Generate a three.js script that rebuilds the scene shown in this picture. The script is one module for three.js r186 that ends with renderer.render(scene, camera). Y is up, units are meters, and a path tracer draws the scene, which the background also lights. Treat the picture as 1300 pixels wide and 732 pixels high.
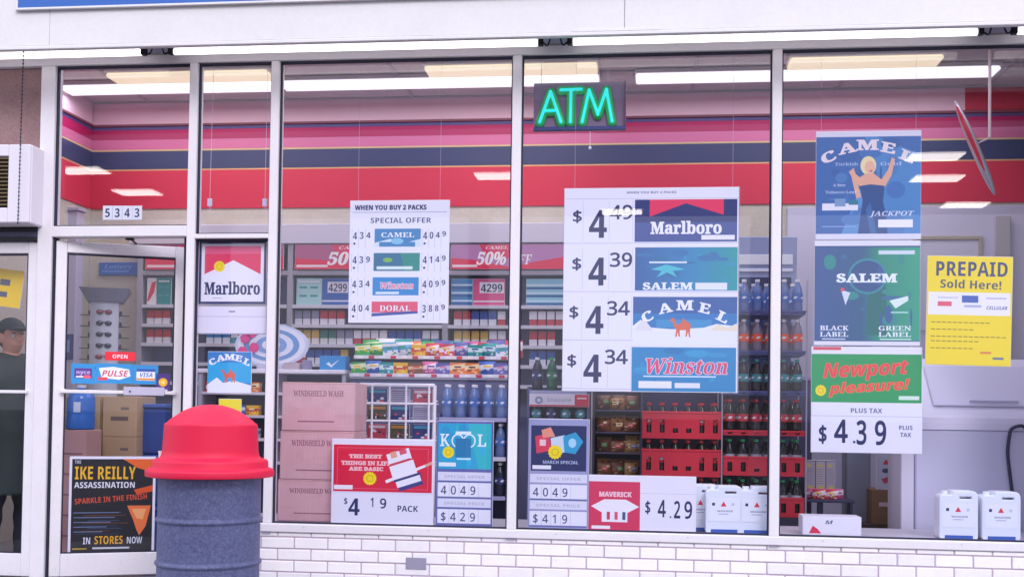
import * as THREE from 'three';
import { mergeGeometries } from 'three/addons/utils/BufferGeometryUtils.js';
import { RoundedBoxGeometry } from 'three/addons/geometries/RoundedBoxGeometry.js';
import { MarchingCubes } from 'three/addons/objects/MarchingCubes.js';
import { RectAreaLightUniformsLib } from 'three/addons/lights/RectAreaLightUniformsLib.js';

// ---------------------------------------------------------------- camera, sky, sun, exposure
const scene = new THREE.Scene();
const FOCAL = 1400, PPX = 650, PPY = 487;                 // photo pixels; the photograph is the upper 3/4 of a 4:3 frame
const camera = new THREE.PerspectiveCamera(2 * Math.atan(PPY / FOCAL) * 180 / Math.PI, 1300 / 974, 0.05, 600);
camera.setViewOffset(1300, 974, 0, 0, 1300, 732);
camera.position.set(0, 1.088, 6.543);
camera.rotation.set(1.45 * Math.PI / 180, 6.54 * Math.PI / 180, 0.79 * Math.PI / 180, 'YXZ');
camera.updateMatrixWorld(true);

const SKY_W = 128, SKY_H = 64;
const skyData = new Float32Array(SKY_W * SKY_H * 4);
for (let j = 0; j < SKY_H; j++) for (let i = 0; i < SKY_W; i++) {
  const el = (j + 0.5) / SKY_H * Math.PI - Math.PI / 2, up = Math.max(0, Math.sin(el));
  const az = i / SKY_W * Math.PI * 2;
  const cl = 1 + 0.05 * Math.sin(az * 3 + el * 5) + 0.04 * Math.sin(az * 7 - el * 9);
  const L = (el < 0 ? 0.35 : 0.86 + 0.42 * Math.sqrt(up)) * cl, o = (j * SKY_W + i) * 4;
  skyData[o] = L * 0.93; skyData[o + 1] = L * 0.94; skyData[o + 2] = L * 1.13; skyData[o + 3] = 1;
}
const sky = new THREE.DataTexture(skyData, SKY_W, SKY_H, THREE.RGBAFormat, THREE.FloatType);
sky.mapping = THREE.EquirectangularReflectionMapping; sky.magFilter = THREE.LinearFilter; sky.minFilter = THREE.LinearFilter; sky.needsUpdate = true;
scene.background = sky; scene.environment = sky; scene.environmentIntensity = 1;

const sun = new THREE.DirectionalLight(0xfff6f2, 1.3);
sun.position.set(7, 14, 16); sun.target.position.set(-0.8, 1.5, 0);
sun.castShadow = true; sun.shadow.radius = 45; sun.shadow.mapSize.set(2048, 2048);
Object.assign(sun.shadow.camera, { left: -9, right: 9, top: 8, bottom: -8, near: 1, far: 60 });
scene.add(sun, sun.target);
RectAreaLightUniformsLib.init();

const renderer = new THREE.WebGLRenderer({ antialias: true });
renderer.toneMapping = THREE.LinearToneMapping;
renderer.toneMappingExposure = 1.5;
renderer.shadowMap.enabled = true;

// ---------------------------------------------------------------- helpers
let seed = 20240611;
const rnd = () => { seed = (seed * 1664525 + 1013904223) >>> 0; return seed / 4294967296; };
const rr = (a, b) => a + (b - a) * rnd();
const pick = (a) => a[Math.floor(rnd() * a.length)];
const V = (x, y, z) => new THREE.Vector3(x, y, z);
// a photo pixel gives a direction; the plane it is met on gives the place
function at(px, py, z) {
  const d = V((px - PPX) / FOCAL, -(py - PPY) / FOCAL, -1).applyQuaternion(camera.quaternion);
  return camera.position.clone().addScaledVector(d, (z - camera.position.z) / d.z);
}
const taken = new Map();
function numbered(n) { const k = taken.get(n) || 0; taken.set(n, k + 1); return k ? n + '_' + String(k).padStart(3, '0') : n; }
function tag(o, label, category, group, kind) {
  if (label) o.userData.label = label;
  if (category) o.userData.category = category;
  if (group) o.userData.group = group;
  if (kind) o.userData.kind = kind;
  return o;
}
function thing(name, label, category, pos = [0, 0, 0], turn = 0, group) {
  const o = new THREE.Group(); o.name = numbered(name); o.position.set(...pos); o.rotation.y = turn; scene.add(o);
  return tag(o, label, category, group);
}
function dup(src, name, pos, turn, label, group) {
  const c = src.clone(); c.name = numbered(name); c.userData = { ...src.userData };
  c.position.set(...pos); if (turn !== undefined) c.rotation.y = turn; scene.add(c);
  if (label) c.userData.label = label; if (group) c.userData.group = group;
  return c;
}
function part(name, geo, mat, parent, pos, rot) {
  const m = new THREE.Mesh(geo, mat); m.name = parent === scene ? numbered(name) : name;
  if (pos) m.position.set(...pos); if (rot) m.rotation.set(...rot);
  parent.add(m); return m;
}
function struct(name, geo, mat, pos, rot) { const m = part(name, geo, mat, scene, pos, rot); m.userData.kind = 'structure'; return m; }
// boxes with a small chamfer and uv in metres
function boxUV(g, off = 0) {
  const p = g.attributes.position, n = g.attributes.normal, uv = new Float32Array(p.count * 2);
  for (let i = 0; i < p.count; i++) {
    const ax = Math.abs(n.getX(i)), ay = Math.abs(n.getY(i)), az = Math.abs(n.getZ(i));
    const [u, v] = az >= ax && az >= ay ? [p.getX(i), p.getY(i)] : ax >= ay ? [p.getZ(i), p.getY(i)] : [p.getX(i), p.getZ(i)];
    uv[2 * i] = u + off; uv[2 * i + 1] = v + off * 0.7;
  }
  g.setAttribute('uv', new THREE.BufferAttribute(uv, 2)); return g;
}
const boxCache = new Map();
function bx(w, h, d, c = 0.003) {                          // 44 triangles
  c = Math.min(c, w / 3, h / 3, d / 3);
  const key = [w, h, d, c].map((v) => v.toFixed(4)).join();
  if (boxCache.has(key)) return boxCache.get(key);
  const X = w / 2, Y = h / 2, Z = d / 2, pos = [], S = [X, Y, Z];
  const pt = (s, ax) => s.map((v, k) => v * (k === ax ? S[k] : S[k] - c));  // vertex on face ax at the corner s
  const tri = (a, b, e) => {
    const ab = V(...b).sub(V(...a)), ae = V(...e).sub(V(...a)), n = ab.cross(ae), m = V(...a).add(V(...b)).add(V(...e));
    if (n.dot(m) < 0) pos.push(...a, ...e, ...b); else pos.push(...a, ...b, ...e);
  };
  const quad = (a, b, e, f) => { tri(a, b, e); tri(a, e, f); };
  for (let ax = 0; ax < 3; ax++) for (const s of [-1, 1]) {
    const [u, v] = [(ax + 1) % 3, (ax + 2) % 3], cn = [[-1, -1], [1, -1], [1, 1], [-1, 1]].map(([a, b]) => { const q = [0, 0, 0]; q[ax] = s; q[u] = a; q[v] = b; return q; });
    quad(...cn.map((q) => pt(q, ax)));
  }
  for (let ax = 0; ax < 3; ax++) for (const s of [-1, 1]) for (const t of [-1, 1]) {     // edges along ax
    const [u, v] = [(ax + 1) % 3, (ax + 2) % 3], a = [0, 0, 0], b = [0, 0, 0]; a[ax] = -1; b[ax] = 1; a[u] = b[u] = s; a[v] = b[v] = t;
    quad(pt(a, u), pt(b, u), pt(b, v), pt(a, v));
  }
  for (const x of [-1, 1]) for (const y of [-1, 1]) for (const z of [-1, 1]) tri(pt([x, y, z], 0), pt([x, y, z], 1), pt([x, y, z], 2));
  const g = new THREE.BufferGeometry(); g.setAttribute('position', new THREE.Float32BufferAttribute(pos, 3)); g.computeVertexNormals();
  boxUV(g, boxCache.size * 0.37); boxCache.set(key, g); return g;
}
// a box from corner to corner
function span(name, x0, x1, y0, y1, z0, z1, mat, parent, c) {
  return part(name, bx(x1 - x0, y1 - y0, z1 - z0, c), mat, parent, [(x0 + x1) / 2, (y0 + y1) / 2, (z0 + z1) / 2]);
}
const cyl = (r, h, n = 16, r2 = r) => new THREE.CylinderGeometry(r2, r, h, n);
function tube(pts, r, n = 20, k = 8, closed = false) { return new THREE.TubeGeometry(new THREE.CatmullRomCurve3(pts, closed, 'catmullrom', 0.3), n, r, k, closed); }
function rod(a, b, r, k = 8) {
  const d = b.clone().sub(a), g = new THREE.CylinderGeometry(r, r, d.length(), k);
  g.applyQuaternion(new THREE.Quaternion().setFromUnitVectors(V(0, 1, 0), d.clone().normalize())); const m = a.clone().add(b).multiplyScalar(0.5); g.translate(m.x, m.y, m.z); return g;
}
// ---------------------------------------------------------------- textures
function noiseTex(size, fn, srgb = false, rep = 1) {
  const d = new Uint8Array(size * size * 4);
  for (let j = 0; j < size; j++) for (let i = 0; i < size; i++) { const c = fn(i / size, j / size); const o = (j * size + i) * 4; for (let k = 0; k < 3; k++) d[o + k] = Math.max(0, Math.min(255, c[k] * 255)); d[o + 3] = 255; }
  const t = new THREE.DataTexture(d, size, size); t.wrapS = t.wrapT = THREE.RepeatWrapping; t.magFilter = THREE.LinearFilter; t.minFilter = THREE.LinearMipmapLinearFilter; t.generateMipmaps = true;
  t.repeat.set(rep, rep); if (srgb) t.colorSpace = THREE.SRGBColorSpace; t.needsUpdate = true; return t;
}
function lattice(n, s) { const a = []; let q = s; for (let i = 0; i < n * n; i++) { q = (q * 1664525 + 1013904223) >>> 0; a.push(q / 4294967296); } return (u, v) => { const x = u * n, y = v * n, i = Math.floor(x), j = Math.floor(y), fx = x - i, fy = y - j, sx = fx * fx * (3 - 2 * fx), sy = fy * fy * (3 - 2 * fy), g = (p, r) => a[((r % n + n) % n) * n + ((p % n + n) % n)]; return (g(i, j) * (1 - sx) + g(i + 1, j) * sx) * (1 - sy) + (g(i, j + 1) * (1 - sx) + g(i + 1, j + 1) * sx) * sy; }; }
const l1 = lattice(6, 11), l2 = lattice(16, 23), l3 = lattice(48, 37), l4 = lattice(120, 51);
const fbm = (u, v) => 0.45 * l1(u, v) + 0.28 * l2(u, v) + 0.17 * l3(u, v) + 0.1 * l4(u, v);
const grimeTex = (base, amp, spots, rep) => noiseTex(256, (u, v) => { const n = (fbm(u, v) - 0.5) * amp, s = spots && l3(u * 2, v * 2) * l2(v, u) > 0.78 - spots ? -0.1 : 0; return base.map((b) => b + n + s + (l4(u, v) - 0.5) * amp * 0.4); }, true, rep);
const roughTex = (lo, hi, rep) => noiseTex(128, (u, v) => { const n = lo + (hi - lo) * fbm(u, v); return [n, n, n]; }, false, rep);
const grain = noiseTex(256, (u, v) => { const n = 0.5 + (l4(u, v) - 0.5) * 0.7 + (l3(u, v) - 0.5) * 0.5; return [n, n, n]; }, false, 3);
const wavy = noiseTex(128, (u, v) => { const n = fbm(u, v); return [n, n, n]; }, false, 0.5);

const mats = new Map();
function C(hex, rough = 0.6, opt = {}) {
  const key = hex + rough + JSON.stringify(opt, (k, v) => (v && v.isTexture ? v.id : v)); if (mats.has(key)) return mats.get(key);
  const m = new (opt.transmission || opt.clearcoat || opt.sheen ? THREE.MeshPhysicalMaterial : THREE.MeshStandardMaterial)({ color: hex, roughness: rough, ...opt });
  mats.set(key, m); return m;
}
const white = new THREE.MeshStandardMaterial({ map: grimeTex([0.86, 0.857, 0.872], 0.035, 0, 0.6), roughness: 0.5, bumpMap: wavy, bumpScale: 0.0008 });
const alum = new THREE.MeshStandardMaterial({ map: grimeTex([0.87, 0.86, 0.89], 0.035, 0.02, 1.3), roughnessMap: roughTex(0.35, 0.6, 2), roughness: 1, metalness: 0.03 });
const gasket = C('#1c2038', 0.7);
const darkMetal = C('#23242c', 0.5, { metalness: 0.4 });
const chrome = C('#b9bac6', 0.3, { metalness: 0.85 });
const glass = new THREE.MeshPhysicalMaterial({ color: '#f2f4fb', transmission: 1, thickness: 0, roughness: 0, ior: 1.5 });
const paperW = C('#e9e8ee', 0.55);
const shelfW = C('#c9c9d6', 0.5);
const wire = C('#eceaf2', 0.4);

// prints: a canvas drawn in photo pixels (x0, y0 is the print's own corner)
function canvasTex(w, h, draw, k = 4) {
  const cv = document.createElement('canvas'); cv.width = Math.round(w * k); cv.height = Math.round(h * k);
  const c = cv.getContext('2d'); c.scale(k, k); draw(c, w, h);
  const t = new THREE.CanvasTexture(cv); t.colorSpace = THREE.SRGBColorSpace; t.anisotropy = 4; return t;
}
function R(c, col, x, y, w, h) { c.fillStyle = col; c.fillRect(x, y, w, h); }
function P(c, col, pts) { c.fillStyle = col; c.beginPath(); pts.forEach(([x, y], i) => (i ? c.lineTo(x, y) : c.moveTo(x, y))); c.closePath(); c.fill(); }
function O(c, col, x, y, rx, ry = rx) { c.fillStyle = col; c.beginPath(); c.ellipse(x, y, rx, ry, 0, 0, Math.PI * 2); c.fill(); }
// text fitted into a box: x0..x1 wide, cap height h, baseline y
function T(c, s, x0, x1, y, h, col, font = 'bold sans-serif', o = {}) {
  const [wt, ...fam] = font.split(' ');
  c.save(); c.font = (wt === 'italic' ? 'italic bold ' : wt === 'bold' ? 'bold ' : '') + (h / 0.72) + 'px ' + fam[fam.length - 1];
  const w = c.measureText(s).width || 1; c.translate(x0, y); if (o.rot) c.rotate(o.rot); if (o.skew) c.transform(1, 0, o.skew, 1, 0, 0); c.scale((x1 - x0) / w, 1); c.textBaseline = 'alphabetic';
  if (o.line) { c.strokeStyle = o.line; c.lineWidth = o.lw || 1; c.lineJoin = 'round'; c.strokeText(s, 0, 0); }
  c.fillStyle = col; c.fillText(s, 0, 0); c.restore();
}
function arcText(c, s, cx, cy, r, a0, a1, h, col, font = 'bold serif', o = {}) {
  const n = s.length;
  [...s].forEach((ch, i) => { const a = a0 + (a1 - a0) * (n > 1 ? i / (n - 1) : 0.5); c.save(); c.translate(cx + Math.sin(a) * r, cy - Math.cos(a) * r); c.rotate(a * (o.lean ?? 1)); c.scale(o.sx || 1, 1); c.font = font.replace(' ', ' ' + h / 0.72 + 'px '); c.textAlign = 'center'; if (o.line) { c.strokeStyle = o.line; c.lineWidth = o.lw || 0.8; c.strokeText(ch, 0, 0); } c.fillStyle = col; c.fillText(ch, 0, 0); c.restore(); });
}
function blobs(c, cols, x, y, w, h, n, s) { let q = s; const r = () => { q = (q * 1664525 + 1013904223) >>> 0; return q / 4294967296; }; for (let i = 0; i < n; i++) O(c, cols[Math.floor(r() * cols.length)], x + r() * w, y + r() * h, 1 + r() * w * 0.12, 1 + r() * h * 0.12); }
function seal(c, x, y, r) { P(c, '#f4dc10', Array.from({ length: 28 }, (_, i) => { const a = i / 28 * Math.PI * 2, q = i % 2 ? r : r * 0.86; return [x + q * Math.cos(a), y + q * Math.sin(a)]; })); O(c, '#d9ad12', x, y, r * 0.5); O(c, '#f4dc10', x, y, r * 0.38); }
function camel(c, x, y, s, col) {                          // a small side-on camel, s = height
  c.save(); c.translate(x, y); c.scale(s, s); c.fillStyle = col; c.beginPath();
  [[-0.62, -0.78], [-0.5, -0.86], [-0.38, -0.76], [-0.34, -0.52], [-0.2, -0.5], [-0.06, -0.6], [0.06, -0.86], [0.18, -0.68], [0.36, -0.6], [0.46, -0.42], [0.42, -0.26], [0.4, -0.06], [0.44, 0.16], [0.36, 0.16], [0.3, -0.12], [0.24, 0.14], [0.16, 0.14], [0.2, -0.2], [-0.14, -0.2], [-0.12, 0.14], [-0.2, 0.14], [-0.24, -0.1], [-0.3, 0.16], [-0.38, 0.16], [-0.32, -0.24], [-0.46, -0.4], [-0.5, -0.64], [-0.64, -0.66]].forEach(([a, b], i) => (i ? c.lineTo(a, b) : c.moveTo(a, b)));
  c.closePath(); c.fill(); c.restore();
}
// a sign board standing at depth z, its outline given by photo pixels
function board(name, label, category, [x0, y0, x1, y1], z, draw, o = {}) {
  const a = at(x0, (y0 + y1) / 2, z), b = at(x1, (y0 + y1) / 2, z), t = at((x0 + x1) / 2, y0, z), u = at((x0 + x1) / 2, y1, z);
  const w = b.x - a.x, h = t.y - u.y, th = o.th || 0.006, g = thing(name, label, category, [(a.x + b.x) / 2, u.y, z - th / 2], 0, o.group);
  if (o.floor !== undefined) g.position.y = o.floor;
  if (o.tilt) g.rotation.z = o.tilt; if (o.turn) g.rotation.y = o.turn;
  part(o.panel || 'panel', bx(w, h, th, Math.min(0.0015, th / 4)), o.back || paperW, g, [0, h / 2, 0]);
  const tx = canvasTex(x1 - x0, y1 - y0, (c, W, H) => draw(c, W, H), o.k || 4);
  part('printed_face', new THREE.PlaneGeometry(w - 0.004, h - 0.004), new THREE.MeshStandardMaterial({ map: tx, roughness: o.rough ?? 0.45 }), g, [0, h / 2, th / 2 + 0.0012]);
  g.userData.size = undefined; delete g.userData.size;
  g.w = w; g.h = h; return g;
}
function strings(g, xs, top, r = 0.0016) { for (const x of xs) part('string', cyl(r, top - g.position.y - g.h + 0.01, 6), C('#b8b2c4', 0.6), g, [x * g.w, g.h + (top - g.position.y - g.h) / 2 - 0.005, 0]); }

// ================================================================ SETTING
const HDR = 3.235, SILL = 0.388;
const MX = { a: [-3.78, -3.685], b: [-2.8, -2.747], c: [-2.275, -2.222], d: [-0.772, -0.716], e: [0.764, 0.82], f: [2.36, 2.42] };
// ground outdoors
const asphaltTex = noiseTex(256, (u, v) => { const n = 0.2 + (fbm(u, v) - 0.5) * 0.1 + (l4(u * 2, v * 2) - 0.5) * 0.12; return [n, n, n * 1.03]; }, true, 0.5);
struct('ground', boxUV(new THREE.PlaneGeometry(500, 500).rotateX(-Math.PI / 2)), new THREE.MeshStandardMaterial({ map: asphaltTex, roughness: 0.95 }), [0, -0.14, 0]);
const concreteTex = noiseTex(256, (u, v) => { const n = 0.62 + (fbm(u, v) - 0.5) * 0.2 + (l4(u * 2, v) - 0.5) * 0.1; return [n, n * 0.99, n * 0.97]; }, true, 0.7);
const concrete = new THREE.MeshStandardMaterial({ map: concreteTex, roughness: 0.9 });
const walk = new THREE.Group(); walk.name = 'pavement'; walk.userData.kind = 'structure'; scene.add(walk);
for (let i = 0; i < 12; i++) span('concrete_slab', -9 + i * 1.5 + 0.004, -7.5 + i * 1.5 - 0.004, -0.14, 0, 0.02, 1.7, concrete, walk, 0.008);
span('kerb_stone', -9, 9, -0.14, -0.005, 1.708, 1.85, concrete, walk, 0.02);

// the shop's shell
const tile = new THREE.MeshStandardMaterial({ map: grimeTex([0.47, 0.45, 0.5], 0.12, 0.02, 0.8), roughness: 0.35 });
struct('shop_floor', bx(9.9, 0.14, 3.4), tile, [-0.25, -0.07, -1.72]);
const ceilM = new THREE.MeshStandardMaterial({ map: grimeTex([0.8, 0.79, 0.8], 0.08, 0.02, 0.9), roughness: 0.85 });
const beige = new THREE.MeshStandardMaterial({ map: grimeTex([0.76, 0.735, 0.7], 0.06, 0, 0.5), roughness: 0.8 });
const CEIL = 3.86;
const ceiling = struct('shop_ceiling', bx(9.9, 0.12, 3.3), ceilM, [-0.25, CEIL + 0.06, -1.67]);
for (let i = 0; i < 8; i++) part('ceiling_rail', bx(0.025, 0.012, 3.2), C('#b4b2ba', 0.6), ceiling, [-4.2 + i * 1.22, -0.066, 0]);
for (let i = 0; i < 4; i++) part('ceiling_rail', bx(9.6, 0.012, 0.025), C('#b4b2ba', 0.6), ceiling, [0, -0.0672, -1.3 + i * 0.61]);
const BACK = -3.0;
const backWall = struct('back_wall', bx(9.9, CEIL - 0.001, 0.14), beige, [-0.25, CEIL / 2, BACK - 0.07]);
const LEFTW = -5.0;
const leftWall = struct('left_wall', bx(0.14, CEIL - 0.001, 2.88), beige, [LEFTW - 0.07, CEIL / 2, -1.558]);
struct('right_wall', bx(0.14, CEIL - 0.001, 2.88), beige, [4.57, CEIL / 2, -1.558]);
// painted bands that run round the walls under the ceiling
const bands = [['upper_wall_band', 3.655, CEIL - 0.004, '#eac8d6'], ['moulding', 3.635, 3.655, '#7d4a58'], ['blue_band', 3.605, 3.633, '#4a4f86'], ['crimson_band', 3.515, 3.605, '#b0185c'],
  ['pink_band', 3.425, 3.515, '#cf6f9c'], ['gold_line', 3.41, 3.425, '#d8c08c'], ['slate_band', 3.245, 3.41, '#384068'], ['gold_line', 3.232, 3.245, '#d8b080'], ['red_band', 2.885, 3.232, '#cc3350']];
for (const [n, y0, y1, col] of bands) {
  const th = n === 'moulding' ? 0.03 : 0.012, m = C(col, 0.55, { bumpMap: wavy, bumpScale: 0.001 });
  part(n, bx(9.55, y1 - y0 - 0.0006, th, 0.001), m, backWall, [0, (y0 + y1) / 2 - CEIL / 2, 0.07 + th / 2]);
  part(n, bx(th, y1 - y0 - 0.0006, 2.8, 0.001), m, leftWall, [0.07 + th / 2, (y0 + y1) / 2 - CEIL / 2, -0.012]);
}
// front wall above the glass, the wall left of the second door and right of the last window
const frontW = struct('front_wall', bx(9.9, CEIL - 3.29, 0.14), beige, [-0.25, (CEIL + 3.29) / 2 - 0.0005, -0.085]);
struct('front_wall_end', bx(0.44, 3.289, 0.14), C('#b9aaa6', 0.8), [-4.92, 1.6445, -0.085]);
struct('front_wall_end', bx(2.22, 3.289, 0.14), C('#d8d4de', 0.8), [3.53, 1.6445, -0.085]);
struct('shop_roof', bx(10.4, 0.2, 3.7), C('#6b6a6e', 0.9), [-0.25, CEIL + 0.225, -1.52]);

// ---------------------------------------------------------------- brick wall under the window
const brickWall = thing('brick_wall', 'low white glazed brick wall under the shop window', 'wall', [0, 0, 0]);
span('mortar', -2.74, 2.42, 0, 0.334, -0.155, -0.008, C('#c0aec2', 0.9), brickWall);
const brickMats = [[0.935, 0.925, 0.945], [0.92, 0.91, 0.935], [0.945, 0.935, 0.95], [0.905, 0.895, 0.92]].map((b, i) => new THREE.MeshStandardMaterial({ map: grimeTex(b, 0.04, 0.02 + 0.01 * i, 2.3 + i * 0.4), roughness: 0.32 + 0.05 * i, bumpMap: wavy, bumpScale: 0.0012 }));
{
  const P_ = 0.2093, H_ = 0.0705, J = 0.0075, tops = [0.332, 0.302, 0.2315, 0.161, 0.0905, 0.02];
  for (let r = 0; r < 5; r++) {
    const y1 = tops[r], y0 = tops[r + 1] + J, off = r % 2 ? P_ / 2 : 0;
    let x = -0.713 + off; while (x > -2.74) x -= P_;
    for (; x < 2.42; x += P_) {
      const a = Math.max(-2.74, x + J / 2), b = Math.min(2.42, x + P_ - J / 2); if (b - a < 0.02) continue;
      span('brick', a, b, y0, y1, -0.05, rr(-0.0015, 0.0015), brickMats[Math.floor(rnd() * 4)], brickWall, 0.004);
    }
  }
  const p0 = at(515, 707, 0), p1 = at(541, 723, 0);
  span('vent_cover', p0.x, p1.x, p1.y, p0.y, -0.04, 0.004, C('#9a97ae', 0.5, { metalness: 0.3 }), brickWall, 0.003);
}
// ---------------------------------------------------------------- aluminium shop front
const front = thing('window_frame', 'white aluminium shop front frame holding the large window panes', 'window frame', [0, 0, 0]);
span('header', -4.7, 2.42, HDR, 3.289, -0.1, 0, alum, front, 0.004);
span('sill', -2.745, 2.42, 0.336, SILL, -0.1, 0.012, alum, front, 0.005);
for (const [k, [x0, x1]] of Object.entries(MX)) span('mullion', x0, x1, k === 'a' ? 0 : k === 'b' ? 0 : SILL + 0.0005, HDR - 0.0005, -0.1, 0, alum, front, 0.004);
span('mullion', -4.7, -4.64, 0, HDR - 0.0005, -0.1, 0, alum, front, 0.004);
for (const [k, [x0, x1]] of Object.entries(MX)) if (k !== 'a' && k !== 'b') span('mullion_foot', x0 - 0.002, x1 + 0.002, 0.33, 0.334, 0.002, 0.016, C('#8f86a4', 0.7), front, 0.001);
span('transom_bar', MX.a[1], MX.b[0], 2.149, 2.216, -0.1, -0.001, alum, front, 0.004);
span('transom_bar', MX.b[1], MX.c[0], 2.135, 2.163, -0.1, -0.001, alum, front, 0.003);
span('door_stop', MX.b[0] - 0.035, MX.b[0] - 0.0005, 0.01, 2.148, -0.1, -0.05, darkMetal, front, 0.003);
span('door_stop', MX.a[1] + 0.0005, MX.a[1] + 0.012, 0.01, 2.148, -0.08, -0.02, gasket, front, 0.002);
function pane(x0, x1, y0, y1, z = -0.055) {
  const g = new THREE.PlaneGeometry(x1 - x0, y1 - y0); const m = part('pane', g, glass, front, [(x0 + x1) / 2, (y0 + y1) / 2, z]);
  const e = 0.009;                                         // rubber gasket round the pane, in the frame's rebate
  for (const [a, b, c, d] of [[x0, x0 + e, y0, y1], [x1 - e, x1, y0, y1], [x0 + e, x1 - e, y0, y0 + e], [x0 + e, x1 - e, y1 - e * 1.5, y1]]) m.attach(span('gasket', a, b, c, d, z + 0.004, z + 0.03, gasket, front, 0.001));
  return m;
}
pane(MX.a[1], MX.b[0], 2.216, HDR); pane(MX.b[1], MX.c[0], 2.163, HDR); pane(MX.b[1], MX.c[0], SILL, 2.135);
pane(MX.c[1], MX.d[0], SILL, HDR); pane(MX.d[1], MX.e[0], SILL, HDR); pane(MX.e[1], MX.f[0], SILL, HDR);
// inner ledge behind the glass
struct('window_ledge', bx(5.1, 0.03, 0.5), C('#bdb9c8', 0.45), [-0.17, 0.3705, -0.4105]);
struct('ledge_panel', bx(5.1, 0.353, 0.03), C('#8b8894', 0.6), [-0.17, 0.178, -0.64]);

// ---------------------------------------------------------------- fascia with its sign and tubes
const fascia = thing('fascia', 'broad white painted fascia above the shop window', 'fascia', [0, 0, 0]);
for (let i = 0; i < 4; i++) span('fascia_panel', -7 + i * 3.45 + 0.001, -3.55 + i * 3.45 - 0.001, 3.252, 4.5, 0.28, 0.32, white, fascia, 0.003);
span('drip_edge', -7, 6.8, 3.229, 3.2515, 0.288, 0.326, white, fascia, 0.004);
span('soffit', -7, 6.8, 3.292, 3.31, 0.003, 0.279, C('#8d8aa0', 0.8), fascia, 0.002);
span('joint_strip', -0.4, 0.1, 3.2525, 3.268, 0.3205, 0.324, white, fascia, 0.001);
{
  const a = at(22, 10, 0.34); const s = thing('sign_panel', 'long blue sign panel fixed to the white fascia', 'sign', [0, 0, 0]);
  span('panel', a.x, 3.6, a.y, 4.3, 0.3215, 0.34, C('#2c62b4', 0.4, { bumpMap: wavy, bumpScale: 0.002 }), s, 0.002);
  span('edge_trim', a.x - 0.014, a.x - 0.0005, a.y - 0.014, 4.3, 0.3215, 0.345, white, s, 0.002);
  span('edge_trim', a.x - 0.0005, 3.6, a.y - 0.014, a.y - 0.0005, 0.3215, 0.345, white, s, 0.002);
}
const tubeGlow = new THREE.MeshStandardMaterial({ color: '#ffffff', emissive: '#fff6f4', emissiveIntensity: 1.6, roughness: 0.4 });
for (const [x0, x1, lab] of [[-5.42, -3.02, 'lit fluorescent tube over the two glass doors'], [-2.865, -0.58, 'lit fluorescent tube over the window with the special offer card'], [-0.43, 1.9, 'lit fluorescent tube over the window with the neon sign'], [2.06, 4.4, 'lit fluorescent tube over the far end of the window with yellow poster']]) {
  const t = thing('tube_light', lab, 'tube light', [(x0 + x1) / 2, 3.253, 0.15], 0, 'tube lights under the fascia'), L = x1 - x0;
  part('tube', cyl(0.019, L - 0.06, 14).rotateZ(Math.PI / 2), tubeGlow, t);
  for (const s of [-1, 1]) {
    part('lamp_holder', bx(0.03, 0.045, 0.04), darkMetal, t, [s * (L / 2 - 0.01), 0.006, 0]);
    part('wire', tube([V(s * (L / 2 + 0.005), 0, 0), V(s * (L / 2 + 0.03), -0.012 - rnd() * 0.012, 0.01), V(s * (L / 2 + 0.045), 0.02, 0.005)], 0.005, 8, 6), gasket, t);
  }
  span('batten', -L / 2, L / 2, 0.0235, 0.0388, -0.03, 0.03, white, t);
  const l = new THREE.RectAreaLight('#fff4f2', 1.6, L - 0.06, 0.036); l.position.set(0, -0.0205, 0); l.rotation.x = -Math.PI / 2; l.castShadow = true; t.add(l);
}

// ================================================================ DOORS
const inDoorGlass = glass;
function hit(px, py, g, zLocal) {                          // pixel to a thing's own plane z = zLocal, in its own coordinates
  g.updateMatrixWorld(true);
  const inv = g.matrixWorld.clone().invert(), d = V((px - PPX) / FOCAL, -(py - PPY) / FOCAL, -1).applyQuaternion(camera.quaternion).transformDirection(inv), o = camera.position.clone().applyMatrix4(inv);
  return o.addScaledVector(d, (zLocal - o.z) / d.z);
}
function makeDoor(name, label, pos, turn, W, H) {
  const g = thing(name, label, 'door', pos, turn), S = 0.066, y0 = 0.012;
  span('stile', 0, S, y0, H, -0.045, 0, alum, g, 0.004); span('stile', W - S, W, y0, H, -0.045, 0, alum, g, 0.004);
  span('top_rail', S + 0.0005, W - S - 0.0005, H - 0.072, H, -0.044, -0.001, alum, g, 0.004);
  span('bottom_rail', S + 0.0005, W - S - 0.0005, y0, 0.155, -0.044, -0.001, alum, g, 0.004);
  const pn = part('pane', new THREE.PlaneGeometry(W - 2 * S, H - 0.072 - 0.155), inDoorGlass, g, [W / 2, (H - 0.072 + 0.155) / 2, -0.024]);
  const e = 0.008, t = H - 0.072, b = 0.155;
  for (const [a, c, d, f] of [[S, S + e, b, t], [W - S - e, W - S, b, t], [S + e, W - S - e, t - e * 1.6, t], [S + e, W - S - e, b, b + e]]) pn.attach(span('gasket', a, c, d, f, -0.02, -0.006, gasket, g, 0.001));
  return g;
}
const doorA = makeDoor('glass_door', 'white framed glass door standing ajar beside the red lidded barrel', [-3.668, 0, -0.03], 0.395, 0.79, 2.13);
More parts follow.
